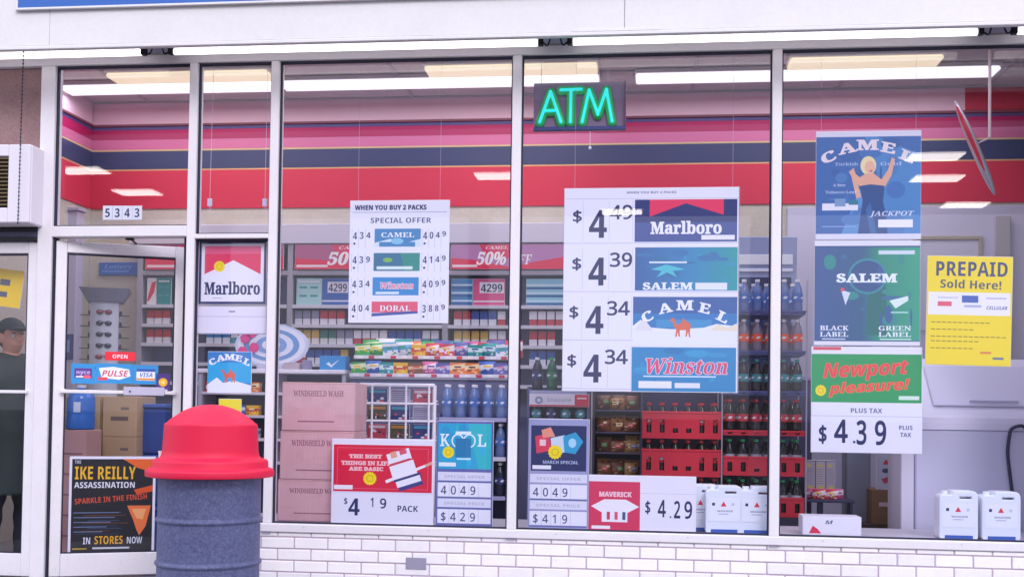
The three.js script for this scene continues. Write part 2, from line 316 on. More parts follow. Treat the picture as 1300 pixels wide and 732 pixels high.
{ // push bar with its plate, stickers
  const bar = part('push_bar', bx(0.79 - 0.09, 0.022, 0.03), alum, doorA, [0.395, 1.178, 0.022]);
  part('bracket', bx(0.02, 0.03, 0.024), alum, bar, [-0.33, 0, -0.022]); part('bracket', bx(0.02, 0.03, 0.024), alum, bar, [0.33, 0, -0.022]);
  const a = hit(156, 506, doorA, 0.04); part('pull_plate', bx(0.25, 0.055, 0.012), C('#c4c0d8', 0.35, { metalness: 0.4 }), bar, [a.x + 0.125 - 0.395, 0.008, 0.022]);
  part('keyhole', cyl(0.006, 0.006, 12).rotateX(Math.PI / 2), gasket, bar, [a.x + 0.04 - 0.395, 0.006, 0.03]);
  const stick = (nm, x0, y0, x1, y1, draw, lab) => {
    const p = hit(x0, y0, doorA, -0.022), q = hit(x1, y1, doorA, -0.022), w = Math.abs(q.x - p.x), h = Math.abs(p.y - q.y);
    const m = part(nm, bx(w, h, 0.0012, 0.0003), C('#d8d8e4', 0.5), doorA, [(p.x + q.x) / 2, (p.y + q.y) / 2, -0.0226]); m.userData.label = lab;
    part('print', new THREE.PlaneGeometry(w, h), new THREE.MeshStandardMaterial({ map: canvasTex(x1 - x0, y1 - y0, draw, 6), roughness: 0.4 }), m, [0, 0, 0.0016]);
  };
  stick('sticker', 90, 461, 120, 487, (c) => { R(c, '#2f8fd0', 0, 0, 30, 26); R(c, '#5b3a90', 4, 6, 22, 13); R(c, '#e8e6f2', 6, 16, 16, 2); T(c, 'nyce', 6, 24, 14, 5, '#c9b6e8'); O(c, '#e35a78', 20, 17, 5, 2.5); }, 'blue payment card sticker with purple badge');
  stick('sticker', 121, 461, 168, 487, (c) => { R(c, '#2f8fd0', 0, 0, 47, 26); P(c, '#e8ecf6', [[4, 6], [22, 4], [42, 7], [44, 16], [30, 21], [8, 19]]); T(c, 'PULSE', 7, 40, 17, 8, '#c8405a', 'italic sans-serif'); R(c, '#d84a60', 3, 18, 12, 4); }, 'blue payment card sticker with red lettering');
  stick('sticker', 169, 463, 200, 488, (c) => { R(c, '#2f8fd0', 0, 0, 31, 25); R(c, '#eceef6', 4, 5, 23, 15); R(c, '#2a56b0', 4, 5, 23, 3.5); T(c, 'VISA', 7, 24, 15.5, 5.5, '#3a70c0', 'italic sans-serif'); R(c, '#e0903a', 4, 17, 23, 2.5); }, 'white payment card sticker with blue and orange bars');
  stick('sticker', 133, 446, 171, 458, (c) => { R(c, '#e8203c', 0, 0, 38, 12); T(c, 'OPEN', 9, 29, 8.6, 5.2, '#f6e4ea'); }, 'small red sticker with white lettering');
  stick('sticker', 198, 474, 215, 500, (c) => { R(c, '#4a3088', 0, 0, 17, 26); O(c, '#f0b428', 8.5, 11, 5.5); O(c, '#fae08a', 8.5, 11, 2.4); R(c, '#d8d0ea', 3, 20, 11, 2.5); }, 'purple sticker with yellow emblem');
}
// band poster on the door
{
  const p = hit(88, 579, doorA, -0.03), q = hit(195, 702, doorA, -0.03), w = q.x - p.x, h = p.y - q.y;
  const g = thing('poster', 'black and orange concert poster behind the lower glass of the open door', 'poster', [0, 0, 0], doorA.rotation.y);
  g.position.copy(V((p.x + q.x) / 2, q.y, -0.03).applyMatrix4(doorA.matrixWorld));
  part('panel', bx(w, h, 0.004, 0.001), paperW, g, [0, h / 2, 0]);
  const tx = canvasTex(107, 123, (c) => {
    R(c, '#e8e6f0', 0, 0, 107, 123); R(c, '#15131c', 3, 3, 101, 117);
    P(c, '#e8641e', [[66, 3], [104, 3], [104, 20], [84, 14]]); P(c, '#d6521a', [[80, 42], [104, 36], [104, 44], [84, 48]]); P(c, '#e8743a', [[72, 62], [102, 62], [96, 88], [88, 100], [84, 92], [80, 80]]); P(c, '#f0a868', [[78, 66], [96, 66], [92, 80], [84, 78]]);
    for (let i = 0; i < 9; i++) R(c, ['#2c3a5c', '#5a3018', '#26304a'][i % 3], 5 + (i * 13) % 20, 70 + i * 3.3, 60 - (i * 7) % 25, 1.4);
    for (let i = 0; i < 5; i++) R(c, '#6c7c9c', 6, 70 + i * 6, 56 - i * 5, 1);
    T(c, 'THE', 6, 14, 9, 4, '#c8c8d8'); T(c, 'IKE REILLY', 6, 82, 28, 16, '#eeb61c'); T(c, 'ASSASSINATION', 6, 82, 39, 7.5, '#e6e4ec');
    T(c, 'SPARKLE IN THE FINISH', 7, 98, 60, 7, '#d8502c', 'bold sans-serif', { rot: -0.07 });
    T(c, 'IN', 18, 28, 110, 8.5, '#dcdce8'); T(c, 'STORES', 32, 68, 110, 10, '#e6a81c'); T(c, 'NOW', 72, 92, 110, 8.5, '#dcdce8'); R(c, '#c8c8d4', 30, 114, 46, 2.5); R(c, '#caa020', 5, 115, 18, 1.5);
  }, 5);
  part('printed_face', new THREE.PlaneGeometry(w - 0.003, h - 0.003), new THREE.MeshStandardMaterial({ map: tx, roughness: 0.4 }), g, [0, h / 2, 0.0033]);
}
// door closer arm above the open door
{ const c = thing('door_closer', 'small dark door closer arm between the frame and the open door', 'door closer', [0, 0, 0]);
  const a = V(-3.2, 2.1485, -0.07), b = V(-3.24, 2.14, -0.245); part('arm', rod(a, b, 0.007), darkMetal, c); part('bracket', bx(0.05, 0.012, 0.03), darkMetal, c, [a.x, 2.1425, a.z]); }
// second door, closed, further left, with the panel and air conditioner over it
const doorB = makeDoor('glass_door', 'white framed closed glass door under the window air conditioner', [-4.637, 0, -0.02], 0, 0.854, 2.12);
part('push_bar', bx(0.77, 0.02, 0.026), alum, doorB, [0.427, at(15, 497, 0).y, 0.014]);
span('lintel', -4.64, MX.a[0], 2.126, 2.205, -0.09, -0.008, C('#5b5a78', 0.6), front, 0.003);
for (const y of [2.196, 2.136]) span('lintel_bead', -4.64, MX.a[0], y - 0.011, y + 0.011, -0.0075, 0.012, C('#101116', 0.5), front, 0.003);
span('transom_panel', -4.64, MX.a[0], 2.2055, HDR, -0.07, -0.045, new THREE.MeshStandardMaterial({ map: grimeTex([0.55, 0.44, 0.45], 0.12, 0.04, 1.1), roughness: 0.8 }), front, 0.001);
{
  const a = at(0, 183, 0.16), b = at(35.5, 286, 0.16), x1 = b.x, x0 = x1 - 0.58, y0 = 2.2105, y1 = a.y;
  const g = thing('air_conditioner', 'white boxy window air conditioner over the closed glass door', 'air conditioner', [0, 0, 0]), ac = C('#d9d6e2', 0.45);
  span('casing', x0, x1, y0, y1, -0.044, 0.14, ac, g, 0.008);
  const gx1 = at(9, 230, 0.16).x;
  span('bezel', gx1, x1 - 0.001, y0 + 0.001, y1 - 0.001, 0.1405, 0.16, ac, g, 0.006);
  span('bezel', x0 + 0.01, gx1 - 0.0005, y1 - 0.075, y1 - 0.001, 0.1405, 0.16, ac, g, 0.006); span('bezel', x0 + 0.01, gx1 - 0.0005, y0 + 0.001, y0 + 0.095, 0.1405, 0.16, ac, g, 0.006);
  span('grille_backing', x0 + 0.01, gx1 - 0.001, y0 + 0.0955, y1 - 0.0755, 0.1402, 0.1425, C('#1d1a18', 0.8), g, 0.0005);
  for (let i = 0; i < 13; i++) { const y = y0 + 0.11 + i * (y1 - y0 - 0.19) / 12.5; span('louvre', x0 + 0.012, gx1 - 0.002, y, y + 0.009, 0.143, 0.156, C('#6f5b3c', 0.6), g, 0.002); }
  // bead chain that hangs in front of it
  const ch = thing('bead_chain', 'dark bead chain hanging in front of the air conditioner', 'chain', [0, 0, 0]);
  const p = at(29, 78, 0.19), q = at(22, 283, 0.19), n = 46;
  part('cord', rod(V(p.x, 3.2925, p.z), q, 0.0022, 5), gasket, ch);
  const bead = new THREE.IcosahedronGeometry(0.0055, 1); for (let i = 0; i < n; i++) { const t = i / (n - 1); part('bead', bead, gasket, ch, [p.x + (q.x - p.x) * t, 3.285 + (q.y - 3.285) * t, p.z]); }
}
// ================================================================ DRUM
{
  const x = -2.273, z = 0.85, r = 0.267;
  const g = thing('litter_barrel', 'grey steel drum with a bright red domed plastic lid', 'litter barrel', [x, 0, z]);
  const steel = new THREE.MeshStandardMaterial({ map: noiseTex(256, (u, v) => { const n = (l4(u, v) - 0.5) * 0.1 + (l3(u, v) - 0.5) * 0.05 + (fbm(u, v) - 0.5) * 0.05, s = l4(u, v) * l4(v, u) > 0.72 ? 0.09 : 0; return [0.35 + n + s, 0.375 + n + s, 0.53 + n + s]; }, true, 1), roughness: 0.55, metalness: 0.1 });
  steel.map.repeat.set(1.6, 1.6);
  const prof = [[0, 0.012], [r - 0.02, 0.012], [r - 0.004, 0], [r + 0.004, 0.004], [r + 0.004, 0.016], [r, 0.026]];
  for (const h of [0.268, 0.495]) { prof.push([r, h - 0.02]); for (let i = 0; i <= 8; i++) { const a = i / 8 * Math.PI; prof.push([r + 0.011 * Math.sin(a), h - 0.015 + 0.03 * i / 8]); } prof.push([r, h + 0.02]); }
  prof.push([r, 0.72], [r + 0.003, 0.735]);
  const lathe = (p, n = 64) => { const q = new THREE.LatheGeometry(p.map(([a, b]) => new THREE.Vector2(a, b)), n), P3 = q.attributes.position, U = q.attributes.uv; for (let i = 0; i < U.count; i++) U.setXY(i, U.getX(i) * 1.68, P3.getY(i)); return q; };
  const body = part('drum', lathe(prof), steel, g);
  const red = C('#de0440', 0.55, { clearcoat: 0.06, clearcoatRoughness: 0.5, bumpMap: grain, bumpScale: 0.0004 });
  const lid = [[0.272, 0.722], [0.33, 0.722], [0.335, 0.727], [0.335, 0.752], [0.329, 0.762], [0.309, 0.768], [0.303, 0.774], [0.302, 0.80], [0.296, 0.811], [0.262, 0.822], [0.254, 0.835], [0.251, 0.85], [0.2495, 0.86], [0.243, 0.99], [0.2425, 0.996], [0.238, 1.003], [0.231, 1.006], [0.21, 1.026], [0.15, 1.068], [0.11, 1.086], [0.06, 1.1], [0, 1.105]];
  part('lid', lathe(lid, 72), red, g);
  const cup = thing('paper_cup', 'crumpled white paper cup left on the rim of the red lid', 'cup', [at(199, 575, z).x, 0.8115, z - 0.0]);
  cup.position.x = x - 0.279; part('cup_wall', new THREE.CylinderGeometry(0.014, 0.012, 0.04, 14, 1, true), paperW, cup, [0, 0.018, 0], [0, 0, 0.0]); part('cup_rim', new THREE.TorusGeometry(0.014, 0.0018, 6, 18).rotateX(Math.PI / 2), paperW, cup, [0, 0.038, 0]); part('cup_base', cyl(0.012, 0.002, 14), paperW, cup, [0, 0.0, 0]);
}

// ================================================================ SIGNS IN THE WINDOW
const ZS = -0.075, CEILING = CEIL - 0.002;
// street number on the transom pane
{
  const g0 = [[130, '5'], [142.5, '3'], [155, '4'], [167.5, '3']];
  for (const [x, d] of g0) { const m = board('number_tile', 'white tile with the dark figure ' + d + ' stuck above the open door', 'number tile', [x, 261, x + 12.2, 279], -0.057, (c) => { R(c, '#e9e9f2', 0, 0, 12.2, 18); T(c, d, 2.4, 9.8, 14.6, 11.5, '#1c2348'); }, { th: 0.002, group: 'street number tiles', k: 8 }); }
  scene.children.filter((o) => o.name.startsWith('number_tile') && o.userData.label.includes('figure 3')).forEach((o) => { o.userData.label = 'white tile with the dark figure 3 stuck above the open door'; });
}
// small panel sign in the narrow window
board('cigarette_sign', 'square white sign with red roof shape and yellow dot in the narrow window', 'sign', [252, 306, 338, 386], ZS, (c) => {
  R(c, '#2f3566', 0, 0, 86, 80); R(c, '#eceaf4', 3, 3, 80, 74); P(c, '#e3305e', [[7, 6], [79, 6], [79, 42], [44, 24], [7, 42]]); R(c, '#ec5a86', 7, 6, 72, 10); seal(c, 26, 32, 7.5);
  T(c, 'Marlboro', 7, 79, 68, 15, '#23275a', 'bold serif', { line: '#23275a', lw: 0.8 }); R(c, '#b0aec6', 18, 72, 12, 1); }, { k: 6 });
board('price_strip', 'blank white price holder under the square red and white sign', 'price holder', [250, 389, 338, 424], ZS, (c) => { R(c, '#e6e2f0', 0, 0, 88, 35); R(c, '#c2bdd6', 0, 12, 88, 1); R(c, '#8c88b0', 40, 5, 8, 2); R(c, '#b7b2cc', 0, 34, 88, 1); });
board('cigarette_sign', 'small blue card with an orange camel in the narrow window', 'sign', [263, 446, 319, 499], ZS, (c) => { R(c, '#2c7fc4', 0, 0, 56, 53); R(c, '#1fa8dc', 0, 14, 56, 26); P(c, '#eef0f6', [[0, 53], [0, 42], [12, 33], [20, 40], [34, 37], [56, 43], [56, 53]]); camel(c, 28, 37, 17, '#e0604a'); arcText(c, 'CAMEL', 28, 50, 40, -0.55, 0.55, 7.5, '#f0f0f8', 'bold serif', { sx: 1.4, lean: 0.8, line: '#f0f0f8', lw: 0.6 }); }, { k: 6 });
board('sticker_card', 'small plain yellow card behind the red barrel lid', 'card', [277, 506, 306, 530], ZS, (c) => { R(c, '#f2e01c', 0, 0, 29, 24); });
for (const px of [264, 333]) { const a = at(px, 95, -0.07), b = at(px + (px < 300 ? 2 : 3), 252, -0.07), h = thing('hanging_hook', 'clear hook hanging on a thread inside the narrow window', 'hook', [0, 0, 0], 0, 'hooks hanging in the narrow window');
  part('thread', rod(V(a.x, CEILING, -0.17), V(b.x, b.y, -0.07), 0.0013, 5), C('#cfcbdc', 0.5), h); part('clip', bx(0.03, 0.05, 0.012), C('#cfcadf', 0.3), h, [b.x, b.y - 0.025, -0.07]); part('hook', tube([V(b.x, b.y - 0.05, -0.07), V(b.x + 0.01, b.y - 0.075, -0.065), V(b.x - 0.012, b.y - 0.07, -0.06)], 0.002, 8, 5), C('#cfcadf', 0.3), h); }
// special offer card
{
  const g = board('offer_card', 'white special offer card with four small coloured brand strips hung on strings', 'sign', [443, 254, 570, 410], -0.1, (c) => {
    R(c, '#e8e7f1', 0, 0, 127, 156); R(c, '#9fa0c4', 3, 14.5, 121, 0.8); T(c, 'WHEN YOU BUY 2 PACKS', 6, 98, 11.5, 6, '#2f3566', 'bold sans-serif', { line: '#2f3566', lw: 0.5 }); T(c, 'SPECIAL OFFER', 26, 104, 29, 6.4, '#3d4272');
    const rows = [['#2f7fb4', 'CAMEL', '434', '4049'], ['#1f6c8c', '', '439', '4149'], ['#1d86c4', 'Winston', '434', '4099'], ['#e0506c', 'DORAL', '404', '3889']];
    rows.forEach(([bg, t, a, b], i) => {
      const y = 36 + i * 31, x = 32 - i * 0.8; R(c, bg, x, y, 59, 23);
      if (i === 0) { P(c, '#cfe0ee', [[x, y + 18], [x + 20, y + 13], [x + 40, y + 18], [x + 59, y + 13], [x + 59, y + 23], [x, y + 23]]); R(c, '#2f7fb4', x + 6, y + 17, 46, 6); T(c, t, x + 8, x + 51, y + 10.5, 6, '#eef0f6', 'bold serif'); O(c, '#7cc0dc', x + 29, y + 16, 8, 4); }
      if (i === 1) { P(c, '#158a7c', [[x + 34, y], [x + 59, y], [x + 59, y + 23], [x + 40, y + 23]]); O(c, '#78b848', x + 18, y + 9, 6, 3); R(c, '#d8ece6', x + 4, y + 17, 46, 4); }
      if (i === 2) { T(c, t, x + 8, x + 52, y + 15, 8, '#e8788c', 'italic serif', { line: '#e9dde6', lw: 1 }); R(c, '#d6e6f0', x + 4, y + 18.5, 30, 3); }
      if (i === 3) { R(c, '#e9e7f1', x, y + 14, 59, 9); P(c, '#2f4f9c', [[x, y + 15], [x + 59, y + 12], [x + 59, y + 15], [x, y + 19]]); T(c, t, x + 10, x + 50, y + 12, 7, '#f3f0f6', 'bold serif', { line: '#b02848', lw: 0.8 }); }
      [...a].forEach((d, k) => { T(c, d, 4 + k * 8.6, 9.6 + k * 8.6, y + 14 - k * 1.2, 9.5 - k, '#2d3260'); R(c, '#b9bad2', 2.6 + k * 8.6, y, 0.5, 24); });
      [...b].forEach((d, k) => { T(c, d, 94 + k * 8, 99.4 + k * 8, y + 14 - k * 1.2, 9.5 - k, '#2d3260'); R(c, '#b9bad2', 92.6 + k * 8, y, 0.5, 24); });
      O(c, '#2d3260', 6, y + 19, 1.5); O(c, '#2d3260', 96, y + 19, 1.5);
    });
  }, { k: 6 });
  strings(g, [-0.42, 0.4], CEILING, 0.0008);
}
// the big price board
const bigPrice = (c, x, y, a, b, s = 1) => { T(c, '$', x, x + 14 * s, y + 24 * s, 14 * s, '#272c5c', 'normal sans-serif', { line: '#272c5c', lw: 0.8 }); T(c, a, x + 22 * s, x + 46 * s, y + 45 * s, 36 * s, '#232858'); T(c, b, x + 49 * s, x + 79 * s, y + 20 * s, 17.5 * s, '#272c5c', 'normal sans-serif', { line: '#272c5c', lw: 0.9 }); };
{
  const g = board('price_board', 'large white board with four prices beside four brand panels hung on strings', 'sign', [715, 238, 938.5, 497.5], -0.1, (c) => {
    R(c, '#e9e8f2', 0, 0, 223, 260); R(c, '#c8c8dc', 0, 13, 223, 0.8); T(c, 'WHEN YOU BUY 2 PACKS', 80, 144, 7, 3, '#6a6c94');
    const px = [10, 10, 7, 5], py = [19, 80, 142, 204], pr = ['49', '39', '34', '34'];
    for (let i = 0; i < 4; i++) { for (const v of [24, 58, 88]) R(c, '#c9c9dd', v, 16 + i * 62, 0.6, 52); R(c, '#c3c3d8', 0, 70 + i * 62, 223, 1); bigPrice(c, px[i], py[i], '4', pr[i]); }
    // red roof panel
    R(c, '#27346e', 91, 15, 130, 54); P(c, '#e8345e', [[110, 15], [204, 15], [204, 35], [156, 20], [110, 37]]); P(c, '#27346e', [[110, 38], [156, 21], [204, 37], [204, 44], [110, 44]]); R(c, '#3d5292', 91, 44, 130, 25);
    T(c, 'Marlboro', 111, 202, 59, 15, '#f1f0f6', 'bold serif', { line: '#f1f0f6', lw: 0.9 }); R(c, '#eceaf2', 176, 60.5, 42, 6);
    // blue green panel
    { const gr = c.createLinearGradient(91, 0, 222, 0); gr.addColorStop(0, '#2b5f9c'); gr.addColorStop(0.55, '#2a86b4'); gr.addColorStop(1, '#1d9a9e'); c.fillStyle = gr; c.fillRect(92, 76, 130, 55); }
    blobs(c, ['#2c74a8', '#2a94b8', '#27709c'], 96, 80, 120, 40, 16, 5); R(c, '#dfe8f2', 110, 94, 48, 2.2); P(c, '#4cc0cc', [[112, 104], [132, 98], [156, 104], [140, 106], [146, 114], [133, 108], [120, 114], [126, 106]]); T(c, 'SALEM', 102, 166, 129.5, 9, '#eef0f6', 'bold serif', { line: '#eef0f6', lw: 0.6 }); R(c, '#e6eaf2', 169, 121, 40, 9);
    // desert panel
    R(c, '#34609e', 90, 139, 132, 60); R(c, '#2a7ab8', 90, 160, 132, 20); R(c, '#3c92c4', 120, 168, 70, 10); P(c, '#e9ecf4', [[90, 199], [90, 176], [100, 168], [112, 178], [140, 180], [180, 178], [196, 173], [222, 176], [222, 199]]); P(c, '#ece0c8', [[188, 182], [198, 173], [210, 178], [222, 172], [222, 182]]); P(c, '#e2dfe4', [[92, 182], [104, 166], [116, 182]]);
    camel(c, 153, 186, 24, '#dc6a4c'); arcText(c, 'CAMEL', 156, 236, 80, -0.6, 0.6, 12, '#f0f0f6', 'bold serif', { sx: 1.4, lean: 0.75, line: '#f0f0f6', lw: 0.7 });
    // light blue panel
    R(c, '#2486bc', 89, 203, 132, 56); blobs(c, ['#2a9ac8', '#2078b0', '#2c92c4'], 92, 206, 120, 44, 14, 9); T(c, 'Winston', 103, 210, 236, 19, '#e0466e', 'italic serif', { line: '#f0d8e4', lw: 1.6 }); R(c, '#cfe2ee', 104, 239, 92, 1.8); R(c, '#ecebf3', 98, 246, 42, 9); R(c, '#e4e6f0', 144, 248, 32, 6.5);
  }, { k: 5 });
  strings(g, [-0.44, 0.46], CEILING, 0.001);
}
// three posters under one another in the last window
{
  const a = board('cigarette_poster', 'blue poster with a dancing blonde woman in a dark blue dress', 'poster', [1036, 166, 1170, 304], -0.09, (c) => {
    R(c, '#3a68a6', 0, 0, 134, 138); P(c, '#4a86be', [[60, 0], [134, 30], [134, 138], [96, 138], [80, 60]]); P(c, '#5c94c8', [[30, 138], [58, 70], [80, 138]]); blobs(c, ['#3f72b0', '#4a7cb6', '#36629e'], 4, 10, 124, 120, 18, 3); R(c, '#d8d6e4', 0, 0, 134, 7); R(c, '#dcdae8', 0, 131, 134, 7);
    arcText(c, 'CAMEL', 66, 112, 88, -0.58, 0.58, 12.5, '#ead9dc', 'bold serif', { sx: 1.75, lean: 0.7, line: '#ead9dc', lw: 0.9 }); T(c, 'Turkish', 24, 54, 44, 4, '#c6cfe6', 'normal serif'); T(c, 'Gold', 82, 110, 44, 4, '#c6cfe6', 'normal serif');
    // figure in print
    O(c, '#ecd9a2', 67, 44, 10, 12); O(c, '#e7b49a', 69, 46, 6.5, 8); P(c, '#e4ab90', [[64, 54], [74, 54], [84, 62], [92, 50], [97, 34], [101, 36], [97, 56], [88, 72], [84, 84], [62, 84], [58, 72], [50, 64], [42, 52], [45, 49], [56, 59]]); P(c, '#2c4f86', [[56, 70], [70, 68], [88, 70], [86, 90], [90, 108], [92, 131], [54, 131], [58, 104], [60, 88]]); P(c, '#3b6aa2', [[70, 90], [78, 131], [70, 131], [64, 100]]); P(c, '#b55068', [[68, 50], [73, 50], [70.5, 52.5]]); P(c, '#e4ab90', [[44, 52], [48, 46], [50, 52], [58, 84], [52, 86]]);
    T(c, 'A New', 22, 38, 70, 3.5, '#dfe4f2', 'normal serif'); T(c, 'Tobacco Leaf', 12, 52, 79, 3.5, '#dfe4f2', 'normal serif'); R(c, '#e8e6f0', 8, 92, 46, 9); R(c, '#7c9cc0', 24, 86, 14, 10); R(c, '#2e7f92', 42, 88, 12, 6); T(c, 'JACKPOT', 70, 124, 108, 6, '#d6d8ea', 'italic serif'); R(c, '#eeecf4', 80, 113, 44, 10); R(c, '#7fa4d2', 8, 121, 44, 1.4);
  }, { k: 5 });
  strings(a, [-0.45, 0.45], CEILING, 0.0008);
  const b = board('cigarette_poster', 'dark teal poster with green bottle shape under the dancing woman poster', 'poster', [1034, 305.5, 1169, 438.5], -0.09, (c) => {
    R(c, '#2b4f84', 0, 0, 135, 133); { const gr = c.createLinearGradient(0, 0, 135, 0); gr.addColorStop(0, '#33558e'); gr.addColorStop(0.45, '#27597f'); gr.addColorStop(0.6, '#168a72'); gr.addColorStop(1, '#2aa07e'); c.fillStyle = gr; c.fillRect(0, 8, 135, 119); } R(c, '#e2e0ec', 0, 0, 135, 6); R(c, '#e2e0ec', 0, 128, 135, 5);
    P(c, '#0f6a66', [[74, 36], [88, 36], [92, 60], [94, 120], [66, 120], [70, 60]]); O(c, '#2a8894', 68, 45, 25, 23); O(c, '#244f80', 68, 45, 22, 20); blobs(c, ['#2a6a90', '#1f8a86', '#2b5a90'], 6, 12, 122, 104, 14, 13);
    T(c, 'SALEM', 28, 106, 52, 10.5, '#eaf0f6', 'bold serif', { line: '#eaf0f6', lw: 0.9 }); R(c, '#cfdde6', 82, 12, 46, 5); P(c, '#d4dcea', [[34, 62], [46, 66], [40, 82]]); O(c, '#dc4a5c', 36, 62, 2.6); P(c, '#dceee6', [[96, 76], [120, 70], [120, 76], [104, 86]]); R(c, '#a8d8cc', 98, 90, 22, 2);
    T(c, 'BLACK', 7, 44, 114, 6, '#eceef6', 'bold serif'); T(c, 'LABEL', 7, 44, 122, 6, '#eceef6', 'bold serif'); T(c, 'GREEN', 82, 124, 114, 6, '#eceef6', 'bold serif'); T(c, 'LABEL', 82, 124, 122, 6, '#eceef6', 'bold serif'); R(c, '#c8d6e6', 10, 124.5, 30, 1.5); R(c, '#c8e6d8', 84, 124.5, 40, 1.5);
  }, { k: 5 });
  const d = board('price_poster', 'green poster with slanted red lettering above a large black price', 'poster', [1030, 440, 1171.5, 575], -0.09, (c) => {
    R(c, '#e9e7f2', 0, 0, 142, 135); R(c, '#159a56', 0, 9, 141, 62); R(c, '#d84a5c', 2, 0, 36, 4);
    T(c, 'Newport', 13, 122, 40, 18, '#e83c48', 'italic sans-serif', { rot: -0.06, line: '#f2703c', lw: 1.4 }); T(c, 'pleasure!', 22, 124, 60, 13, '#ee4440', 'italic sans-serif', { rot: -0.07, line: '#f0843c', lw: 1.2 }); seal(c, 12, 56, 7.5); R(c, '#d6ecdc', 112, 62, 26, 5);
    R(c, '#bfbdd4', 0, 88, 142, 0.8); T(c, 'PLUS TAX', 50, 91, 84, 6, '#54588a'); T(c, '$', 9, 21, 122, 20, '#22285c', 'normal sans-serif', { line: '#22285c', lw: 1.5 }); T(c, '4', 30, 47, 122, 28, '#22285c', 'normal sans-serif', { line: '#22285c', lw: 2 }); R(c, '#22285c', 54, 120, 3, 3); T(c, '3', 58, 72, 124, 29, '#22285c', 'normal sans-serif', { line: '#22285c', lw: 2 }); T(c, '9', 81, 97, 124, 29, '#22285c', 'normal sans-serif', { line: '#22285c', lw: 2 }); T(c, 'PLUS', 112, 130, 105, 5.5, '#4a5088'); T(c, 'TAX', 114, 128, 114, 5.5, '#4a5088');
  }, { k: 5 });
  for (const g of [b, d]) { const up = g === b ? a : b; for (const s of [-0.4, 0.4]) part('clip', bx(0.016, up.position.y - g.position.y - g.h + 0.03, 0.004), C('#d9d6e4', 0.4), g, [s * g.w, g.h + (up.position.y - g.position.y - g.h) / 2, -0.006]); }
}
{
  const g = board('prepaid_poster', 'yellow prepaid phone card poster in the last window', 'poster', [1175, 325, 1284, 464], -0.062, (c) => {
    R(c, '#f2d914', 0, 0, 109, 139); T(c, 'PREPAID', 9, 104, 25, 18.5, '#3a4470', 'bold sans-serif'); T(c, 'Sold Here!', 16, 96, 40, 10.5, '#4c5468', 'bold sans-serif', { rot: 0.015 });
    R(c, '#eeecf2', 2, 46, 105, 29); R(c, '#e0566c', 14, 58, 18, 6); R(c, '#c9c9d8', 14, 52, 26, 2); R(c, '#3d5fae', 45, 50, 21, 9); R(c, '#a9b0d4', 48, 62, 22, 3); R(c, '#b9bccc', 76, 52, 26, 2); T(c, 'CELLULAR', 76, 103, 67, 4.4, '#3d4272', 'italic sans-serif');
    [[6, 84, 76], [6, 93, 54], [6, 102, 92], [6, 108, 60], [6, 117, 50]].forEach(([x, y, w]) => { for (let q = x; q < x + w; q += 7) R(c, '#8c7c1c', q, y, 5.4, 1.2); }); R(c, '#d8863c', 70, 121, 14, 3); R(c, '#6d7a8c', 86, 128, 14, 3);
  }, { th: 0.003, tilt: -0.02, k: 6 });
}
// signs that stand on the sill
const LEDGE = 0.386, ONSILL = SILL + 0.0008;
board('price_placard', 'red placard with a tilted cigarette pack over a white price panel', 'sign', [420.5, 560, 550.5, 668], -0.088, (c) => {
  R(c, '#e6e4f0', 0, 0, 130, 108); R(c, '#d8143c', 2, 7, 126, 60); c.strokeStyle = '#e86a86'; c.lineWidth = 0.6; c.strokeRect(7, 11, 116, 52);
  T(c, 'THE BEST', 22, 64, 24, 4.6, '#f2c4c8', 'bold serif', { line: '#f2c4c8', lw: 0.6 }); T(c, 'THINGS IN LIFE', 12, 76, 33, 4.8, '#f2c4c8', 'bold serif', { line: '#f2c4c8', lw: 0.6 }); T(c, 'ARE BASIC', 22, 66, 40, 4.6, '#f2c4c8', 'bold serif', { line: '#f2c4c8', lw: 0.6 }); seal(c, 49, 50, 9);
  c.save(); c.translate(95, 36); c.rotate(-0.32); R(c, '#3d3f7c', -17, 14, 32, 12); R(c, '#ece9f2', -19, -24, 30, 14); R(c, '#e8a288', -14, -25, 8, 8); R(c, '#d8566c', -2, -24, 9, 6); R(c, '#c83a54', -19, -11, 28, 3); R(c, '#eeecf4', -20, -8, 32, 18); R(c, '#343a78', -20, 10, 36, 3); P(c, '#f0eef4', [[-30, 7], [34, 2], [34, 5], [-30, 11]]); R(c, '#e0a890', 24, 2.5, 10, 3); R(c, '#ecebf4', -18, 13, 32, 8); c.restore();
  R(c, '#efeaf2', 3, 59, 24, 5.5); R(c, '#dad8e8', 0, 67, 130, 2); T(c, '$', 16, 21, 84, 8, '#2b3062'); T(c, '4', 22, 37, 98, 22, '#242a5e'); T(c, '1', 50, 56, 86, 11.5, '#2b3062', 'normal sans-serif', { line: '#2b3062', lw: 0.7 }); T(c, '9', 62, 71, 88, 12, '#2b3062', 'normal sans-serif', { line: '#2b3062', lw: 0.7 }); T(c, 'PACK', 84, 111, 91, 7.5, '#2b3062', 'bold sans-serif');
}, { k: 6, floor: ONSILL });
const priceRows = (c, w, y, a, b) => { for (const [yy, s, tiny] of [[y, a, 'SPECIAL OFFER'], [y + 34, b, 'SPECIAL PRICE']]) { R(c, '#dcdcec', 2, yy, w - 4, 11); T(c, tiny, 10, w - 10, yy + 7.5, 3.6, '#b4b4cc', 'bold sans-serif'); R(c, '#e9e8f2', 2, yy + 13.5, w - 4, 18); [...s].forEach((d, i) => { T(c, d, 6 + i * 12.5, 13.5 + i * 12.5, yy + 28, 10.5, '#444a7c', 'normal sans-serif', { line: '#444a7c', lw: 0.4 }); R(c, '#c6c6da', 16.8 + i * 12.5, yy + 13.5, 0.6, 18); }); R(c, '#6a6ea4', 2, yy + 31.5, w - 4, 2.2); } };
